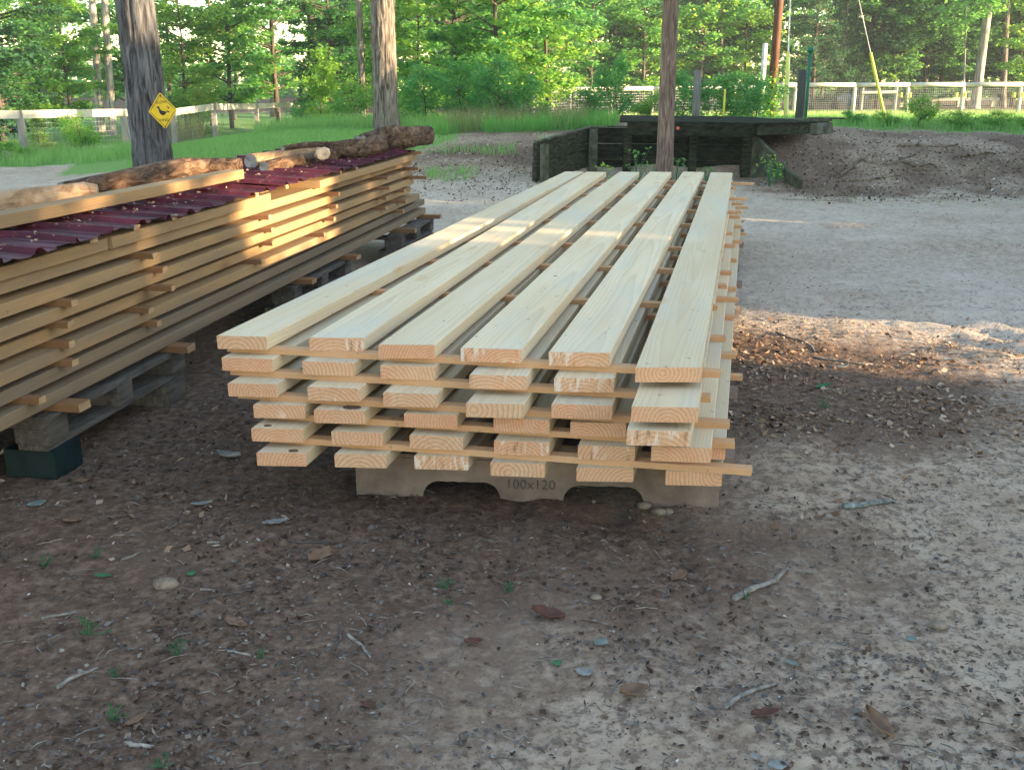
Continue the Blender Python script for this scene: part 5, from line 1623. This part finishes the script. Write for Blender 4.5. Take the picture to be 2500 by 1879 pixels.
# ------------------------------------------------------------------ litter on the ground
def flakes(n, sampler, smin, smax, rng, asp=(.25, .8), tilt=.35, lift=.002):
    P = sampler(n); n = len(P)
    z = terrain(P[:, 0], P[:, 1]) + lift + rng.uniform(0, .004, n)
    s_ = smin + (smax - smin) * rng.uniform(0, 1, n) ** 2.2
    a = rng.uniform(0, 2 * PI, n); asp_ = rng.uniform(*asp, n)
    d = np.stack([np.cos(a), np.sin(a), rng.normal(0, tilt, n) * .5], -1); e = np.stack([-np.sin(a), np.cos(a), rng.normal(0, tilt, n)], -1)
    c = np.stack([P[:, 0], P[:, 1], z], -1)
    L = (s_ / 2)[:, None]; W = (s_ * asp_ / 2)[:, None]
    j = lambda: rng.uniform(.6, 1.15, n)[:, None]
    cu = np.zeros((n, 3)); cu[:, 2] = s_ * rng.uniform(0, .25, n)
    V = np.stack([c - d * L * j() - e * W * .3, c + e * W * -1 * j() + cu * .3, c + d * L * j() + cu, c + e * W * j() + cu * .3], 1).reshape(-1, 3)
    return V, np.arange(4 * n).reshape(n, 4)
lg = np.random.default_rng(17)
def near_sampler(cond):
    def f(n):
        # denser near the camera, where single crumbs can be made out
        Y = 1.45 * np.exp(lg.uniform(0, 1, n) ** .9 * math.log(13 / 1.45)); u = lg.uniform(-120, 2620, n)
        P = np.stack([(u - 1250) / 2500 * (Y * .96 + .38), Y], -1)
        return P[cond(P)]
    return f
def mul(P, lo, gain=1.0):
    m = zones(P[:, 0], P[:, 1])[1]
    m = m * np.clip(.55 + 1.5 * vnoise(P[:, 0] * 2.6, P[:, 1] * 2.6, s=91) + .5 * vnoise(P[:, 0] * 9, P[:, 1] * 9, s=92), .08, 1)
    return lg.uniform(0, 1, len(P)) < lo + gain * m
brown = flakemat('leaf crumbs', [(0., (.028, .018, .013)), (.35, (.075, .045, .030)), (.6, (.14, .088, .058)), (.85, (.10, .085, .078)), (1., (.25, .19, .14))])
greyf = flakemat('grey crumbs', [(0., (.055, .05, .05)), (.5, (.10, .09, .085)), (.9, (.19, .17, .15)), (1., (.30, .27, .23))])
tanf = flakemat('bark chips', [(0., (.11, .062, .036)), (.4, (.21, .125, .075)), (.7, (.29, .185, .115)), (1., (.42, .33, .25))])
V, F = flakes(110000, near_sampler(lambda P: mul(P, .02, .95)), .004, .026, lg)
def bk3(n):
    Y = lg.normal(13.9, 1.2, n); u = lg.uniform(1000, 2720, n)
    P = np.stack([(u - 1250) / 2500 * Y, Y], -1)
    return P[(Y < 16.4) & (Y > 11) & ((P[:, 0] > 3.3) | (P[:, 0] < .5))]
V2, F2 = flakes(11000, bk3, .012, .05, lg, (.3, .9), .6, .003)
V, F = np.concatenate([V, V2]), np.concatenate([F, F2 + len(V)])
tag(link('leaf_litter', np_mesh('leaf_litter', V, F, [brown])), 'dark crumbled leaf litter round the lumber stacks', 'leaf litter', kind='stuff')
V, F = flakes(52000, near_sampler(lambda P: (lg.uniform(0, 1, len(P)) < .35 + .5 * vnoise(P[:, 0] * 6, P[:, 1] * 6, s=4))), .005, .020, lg, (.3, .9))
tag(link('soil_crumbs', np_mesh('soil_crumbs', V, F, [greyf])), 'grey crumbs of soil and leaf scattered over sand', 'leaf litter', kind='stuff')
chip = wedge(1650, 2700, 2.6, 7.6, lg, lambda P: lg.uniform(0, 1, len(P)) < np.clip(.55 + 1.3 * vnoise(P[:, 0] * 3.1, P[:, 1] * 3.1, s=95) + .6 * vnoise(P[:, 0] * 10, P[:, 1] * 10, s=96), .05, 1) * np.exp(-((P[:, 0] - 1.5) / 1.0) ** 2 - ((P[:, 1] - 4.5) / .9) ** 2))
V, F = flakes(52000, chip, .006, .040, lg, (.2, .8), .6)
chip2 = wedge(-200, 760, 2.6, 5.5, lg, lambda P: lg.uniform(0, 1, len(P)) < .8)
V2, F2 = flakes(600, chip2, .010, .05, lg, (.3, .7), .5)
def bk2(n):
    Y = lg.normal(14.0, 1.0, n); u = lg.uniform(1820, 2700, n)
    P = np.stack([(u - 1250) / 2500 * Y, Y], -1)
    return P[(Y < 16) & (Y > 11)]
V3, F3 = flakes(2600, bk2, .02, .07, lg, (.3, .8), .5)
V4, F4 = flakes(900, wedge(1020, 1310, 13, 17, lg), .02, .06, lg, (.3, .8), .5)
VV = np.concatenate([V, V2, V3, V4]); FF = np.concatenate([F, F2 + len(V), F3 + len(V) + len(V2), F4 + len(V) + len(V2) + len(V3)])
tag(link('bark_chips', np_mesh('bark_chips', VV, FF, [tanf])), 'tan bark chips and leaf scraps beside the stacks and bank', 'bark chips', kind='stuff')
V, F = leaves_np(CRUMBS_C, .019, lg, .85, .6)
tag(link('bark_crumbs', np_mesh('bark_crumbs', V, F, [tanf])), 'bark crumbs strewn over the maroon tin', 'bark crumbs', kind='stuff')
peb = flakemat('pebbles', [(0., (.30, .27, .24)), (1., (.62, .60, .57))])
V, F = flakes(700, near_sampler(lambda P: lg.uniform(0, 1, len(P)) < 1), .004, .012, lg, (.6, 1.), .2)
V2, F2 = flakes(2600, wedge(1020, 2600, 12.5, 16.5, lg, lambda P: (P[:, 0] < 1.0) | (P[:, 0] > 3.4)), .015, .05, lg, (.5, 1.), .3)
tag(link('pebbles', np_mesh('pebbles', np.concatenate([V, V2]), np.concatenate([F, F2 + len(V)]), [peb])), 'pale grit and shell fragments strewn over the dirt', 'pebbles', kind='stuff')
sd = near_sampler(lambda P: lg.uniform(0, 1, len(P)) < 1)
P = sd(1500); z = terrain(P[:, 0], P[:, 1])
tw = MB()
for (x, y), zz_ in zip(P, z):
    a = lg.uniform(0, 2 * PI); l = lg.uniform(.015, .07)
    d = Vector((math.cos(a) * l, math.sin(a) * l, 0))
    tw.tube([Vector((x, y, zz_ + .003)) - d / 2, Vector((x, y, zz_ + .006)) + Vector((lg.normal(0, .004), lg.normal(0, .004), 0)), Vector((x, y, zz_ + .003)) + d / 2], [.0008, .0014, .0008], 4, int(lg.integers(0, 2)), False)
tag(tw.build('twig_litter', [M['stick'], M['twig_dark']]), 'fine twig scraps scattered over the whole yard', 'twigs', kind='stuff')

def leaf(u0, v0, u1, v1, mat, label, lobes=0, curl=.25, asp=.5, seed=0):
    """one fallen leaf, stalk to tip between two sightings on the ground"""
    a = G(u0, v0); b_ = G(u1, v1)
    L = max((b_ - a).length * .9, .02); c = (a + b_) / 2; curl *= .7
    an = math.atan2(b_.y - a.y, b_.x - a.x)
    rr = random.Random(seed)
    n = 13; V = []; F = []
    m = 5
    for i in range(n):
        t = i / (n - 1)
        w = math.sin(PI * min(1, t * 1.02)) ** .75 * asp
        if lobes: w *= (.62 + .38 * abs(math.cos(t * PI * lobes + .6)))
        for j in range(m):
            q = (j / (m - 1) * 2 - 1)
            V.append(((t - .5) * L, q * w * L / 2 * (1 + rr.uniform(-.08, .08)), curl * L * (q * q * .35 + (t - .5) ** 2 * .8) + rr.uniform(-.01, .02) * L))
    for i in range(n - 1):
        for j in range(m - 1): F.append((i * m + j, (i + 1) * m + j, (i + 1) * m + j + 1, i * m + j + 1))
    bb = MB(); bb.v = V; bb.f = F; bb.m = [0] * len(F)
    o = bb.build('fallen_leaf', mat, None, True)
    so_ = o.modifiers.new('thickness', 'SOLIDIFY'); so_.thickness = .0008
    o.location = (c.x, c.y, tz(c.x, c.y) + .006); o.rotation_euler = (rr.uniform(-.15, .15), rr.uniform(-.15, .15), an)
    tag(o, label, 'leaf', 'fallen leaves in the yard')
for i, a in enumerate(((751, 1380, 812, 1350, M['leaf_tan'], 'broad tan lobed leaf left of pallet front', 3, .3, .8), (545, 1512, 606, 1535, M['leaf_tan'], 'narrow tan leaf in lower left foreground', 0, .2, .5),
     (300, 1778, 367, 1750, M['leaf_tan'], 'tan curled leaf near the bottom left corner', 0, .3, .5), (62, 1236, 116, 1226, M['leaf_teal'], 'pale green leaf below the green block', 0, .2, .7),
     (463, 1236, 523, 1238, M['leaf_grey'], 'silvery narrow leaf above the broad tan leaf', 0, .3, .4), (636, 1282, 706, 1276, M['leaf_grey'], 'silvery jagged leaf left of the pallet', 3, .3, .5),
     (528, 1116, 592, 1122, M['leaf_grey'], 'curled silvery leaf left of bottom boards', 3, .6, .6), (1292, 1500, 1383, 1510, M['leaf_red'], 'red brown crumpled leaf in centre foreground', 3, .5, .65),
     (1829, 1752, 1905, 1748, M['leaf_red'], 'dark red brown leaf below the curved twig', 3, .5, .6), (1510, 1700, 1578, 1685, M['leaf_tan'], 'tan curled leaf clump in lower centre', 0, .8, .8),
     (1453, 1580, 1482, 1566, M['leaf_teal'], 'small pale teal leaf in centre foreground', 0, .2, .9), (1914, 1616, 1953, 1632, M['leaf_teal'], 'narrow pale green leaf above the curved twig', 0, .2, .5),
     (1346, 1624, 1374, 1620, M['leaf_green'], 'small dark green leaf in lower centre', 0, .3, .8), (1871, 1878, 1925, 1866, M['leaf_grey'], 'whitish leaf cut by the bottom frame edge', 0, .2, .8),
     (1400, 1648, 1452, 1645, M['leaf_grey'], 'pale star shaped leaf above the tan curled clump', 4, .3, .9), (1828, 1848, 1858, 1856, M['leaf_grey'], 'pale lobed leaf near the bottom frame edge', 3, .3, .9),
     (2210, 1560, 2240, 1570, M['leaf_teal'], 'teal leaf at right foreground', 0, .3, .9), (148, 1275, 204, 1268, M['leaf_tan'], 'tan leaf near the left frame edge', 0, .3, .6),
     (385, 1428, 425, 1424, M['leaf_tan'], 'rounded grey tan leaf in left foreground', 0, .2, .9), (228, 1410, 275, 1408, M['leaf_green'], 'green blade leaf in left foreground', 0, .2, .35),
     (455, 1405, 482, 1402, M['leaf_green'], 'small green leaf beside the rounded tan one', 0, .2, .9), (2110, 1735, 2185, 1815, M['leaf_tan'], 'brown leaf at lower right', 0, .5, .35),
     (1640, 1420, 1672, 1410, M['leaf_tan'], 'orange tan leaf left of the forked branch', 0, .4, .6), (1990, 860, 2020, 866, M['leaf_red'], 'rust leaf on the sand beyond the mulch', 0, .4, .6),
     (2040, 900, 2070, 896, M['leaf_grey'], 'white leaf at edge of the sunlit mulch', 0, .4, .6), (1985, 948, 2030, 946, M['leaf_green'], 'teal green leaf right of the fresh stack', 0, .3, .35),
     (2300, 878, 2330, 884, M['leaf_grey'], 'pale leaf on sunlit sand', 0, .3, .6), (1130, 1575, 1180, 1570, M['leaf_red'], 'dark red leaf scrap in lower middle', 2, .4, .6),
     (880, 1720, 920, 1728, M['leaf_red'], 'purplish leaf scrap near bottom middle', 2, .4, .6), (1085, 1780, 1105, 1772, M['leaf_tan'], 'small orange leaf at bottom middle', 0, .4, .8))):
    leaf(*a, seed=i + 5)
def stickobj(uv, r, mat, label, name='stick'):
    pts = [G(*q) for q in uv]
    pts2 = []
    for i in range(len(pts) - 1):
        for k in range(4):
            q = pts[i].lerp(pts[i + 1], k / 4); q.z = tz(q.x, q.y) + r * .7; q += Vector((fr.uniform(-.5, .5) * r, fr.uniform(-.5, .5) * r, 0)); pts2.append(q)
    q = pts[-1].copy(); q.z = tz(q.x, q.y) + r * .7; pts2.append(q)
    o_ = pts2[0].copy()
    zm = max(p.z for p in pts2)
    o = MB().tube([p - o_ for p in pts2], [r * (1 - .45 * i / len(pts2)) for i in range(len(pts2))], 8, 0, True, .15, fr).build(name, mat, None, True)
    o.location = o_
    tag(o, label, 'stick', 'sticks on the ground')
for a in (([(138, 1680), (200, 1648), (240, 1632)], .005, M['stick'], 'long white stick at lower left'), ([(102, 1511), (189, 1494)], .0045, M['stick'], 'white stick near left frame edge'),
          ([(556, 1590), (613, 1602)], .004, M['stick'], 'short white twig in lower left foreground'), ([(848, 1550), (880, 1575), (904, 1607)], .0045, M['stick'], 'grey curved twig in lower middle, right one'),
          ([(836, 1525), (830, 1560), (816, 1590)], .003, M['twig_dark'], 'thin dark twig beside the grey curved one'), ([(308, 1816), (340, 1824), (376, 1824)], .006, M['stick'], 'pale stick near the bottom left corner'),
          ([(2058, 1240), (2110, 1238), (2171, 1228)], .011, M['stick_lichen'], 'lichen covered stick right of the pallet'), ([(1795, 1464), (1850, 1436), (1890, 1420), (1922, 1392)], .009, M['stick'], 'thick broken branch in right foreground'),
          ([(1770, 1728), (1810, 1700), (1850, 1685), (1894, 1671)], .006, M['stick'], 'curved grey twig in lower right foreground'), ([(1770, 1142), (1819, 1146)], .008, M['stick_lichen'], 'small bluish stick close to pallet corner'),
          ([(500, 1465), (570, 1450), (625, 1440)], .0035, M['twig_dark'], 'thin dark twig in left foreground'), ([(505, 1325), (536, 1325)], .004, M['stick'], 'tiny white stick above the left weeds'),
          ([(296, 1370), (345, 1350)], .004, M['stick'], 'small pale twig left of the rounded tan leaf'), ([(490, 1440), (528, 1442)], .004, M['stick'], 'stubby white twig beside the rounded tan leaf'),
          ([(1895, 812), (1980, 845), (1990, 860)], .006, M['stick'], 'dull stick in the sunlit mulch'), ([(1985, 872), (2070, 885), (2130, 890)], .005, M['stick'], 'dull stick at lower edge of sunlit mulch'),
          ([(1780, 708), (1795, 707)], .01, M['twig_dark'], 'dark stub beside the fresh stack'), ([(800, 1330), (700, 1320)], .0035, M['twig_dark'], 'thin twig left of the broad tan leaf')):
    stickobj(*a)
for i, (u, v, r, lb) in enumerate(((1572, 1238, .022, 'rounded tan stone by the pallet corner, left of three'), (1609, 1252, .021, 'angular tan stone by the pallet corner, middle of three'), (1628, 1252, .019, 'small tan stone by the pallet corner, right of three'), (404, 1432, .03, 'flat grey tan stone in left foreground'), (1455, 1460, .014, 'orange pebble in centre foreground'), (2290, 1530, .02, 'bluish stone near right frame edge'), (2065, 1634, .012, 'white pebble in right foreground'), (1985, 1757, .012, 'white pebble near bottom right'))):
    b = MB(); n_ = 9
    for j in range(5):
        t = j / 4 * PI
        b.v += [(math.sin(t) * math.cos(k / n_ * 2 * PI) * r * 1.25 * (1 + fr.uniform(-.15, .15)), math.sin(t) * math.sin(k / n_ * 2 * PI) * r * (1 + fr.uniform(-.15, .15)), math.cos(t) * r * .6) for k in range(n_)]
    for j in range(4):
        for k in range(n_): b.f.append((j * n_ + k, (j + 1) * n_ + k, (j + 1) * n_ + (k + 1) % n_, j * n_ + (k + 1) % n_)); b.m.append(0)
    o = b.build('stone', M['stone'], None, True); p = G(u, v); o.location = (p.x, p.y, p.z + r * .25)
    tag(o, lb, 'stone', 'stones in the yard')

# ------------------------------------------------------------------ the air: a faint evening haze
hz = MB().box((0, 52, 7.6), (360, 200, 18.6)).build('haze', [])
hm = bpy.data.materials.new('haze'); hm.use_nodes = True; nt = hm.node_tree; nt.nodes.clear()
pv = nt.nodes.new('ShaderNodeVolumePrincipled'); pv.inputs['Color'].default_value = (.86, .93, .95, 1); pv.inputs['Density'].default_value = .0009
om = nt.nodes.new('ShaderNodeOutputMaterial'); nt.links.new(pv.outputs[0], om.inputs['Volume'])
hz.data.materials.append(hm)
tag(hz, kind='stuff')
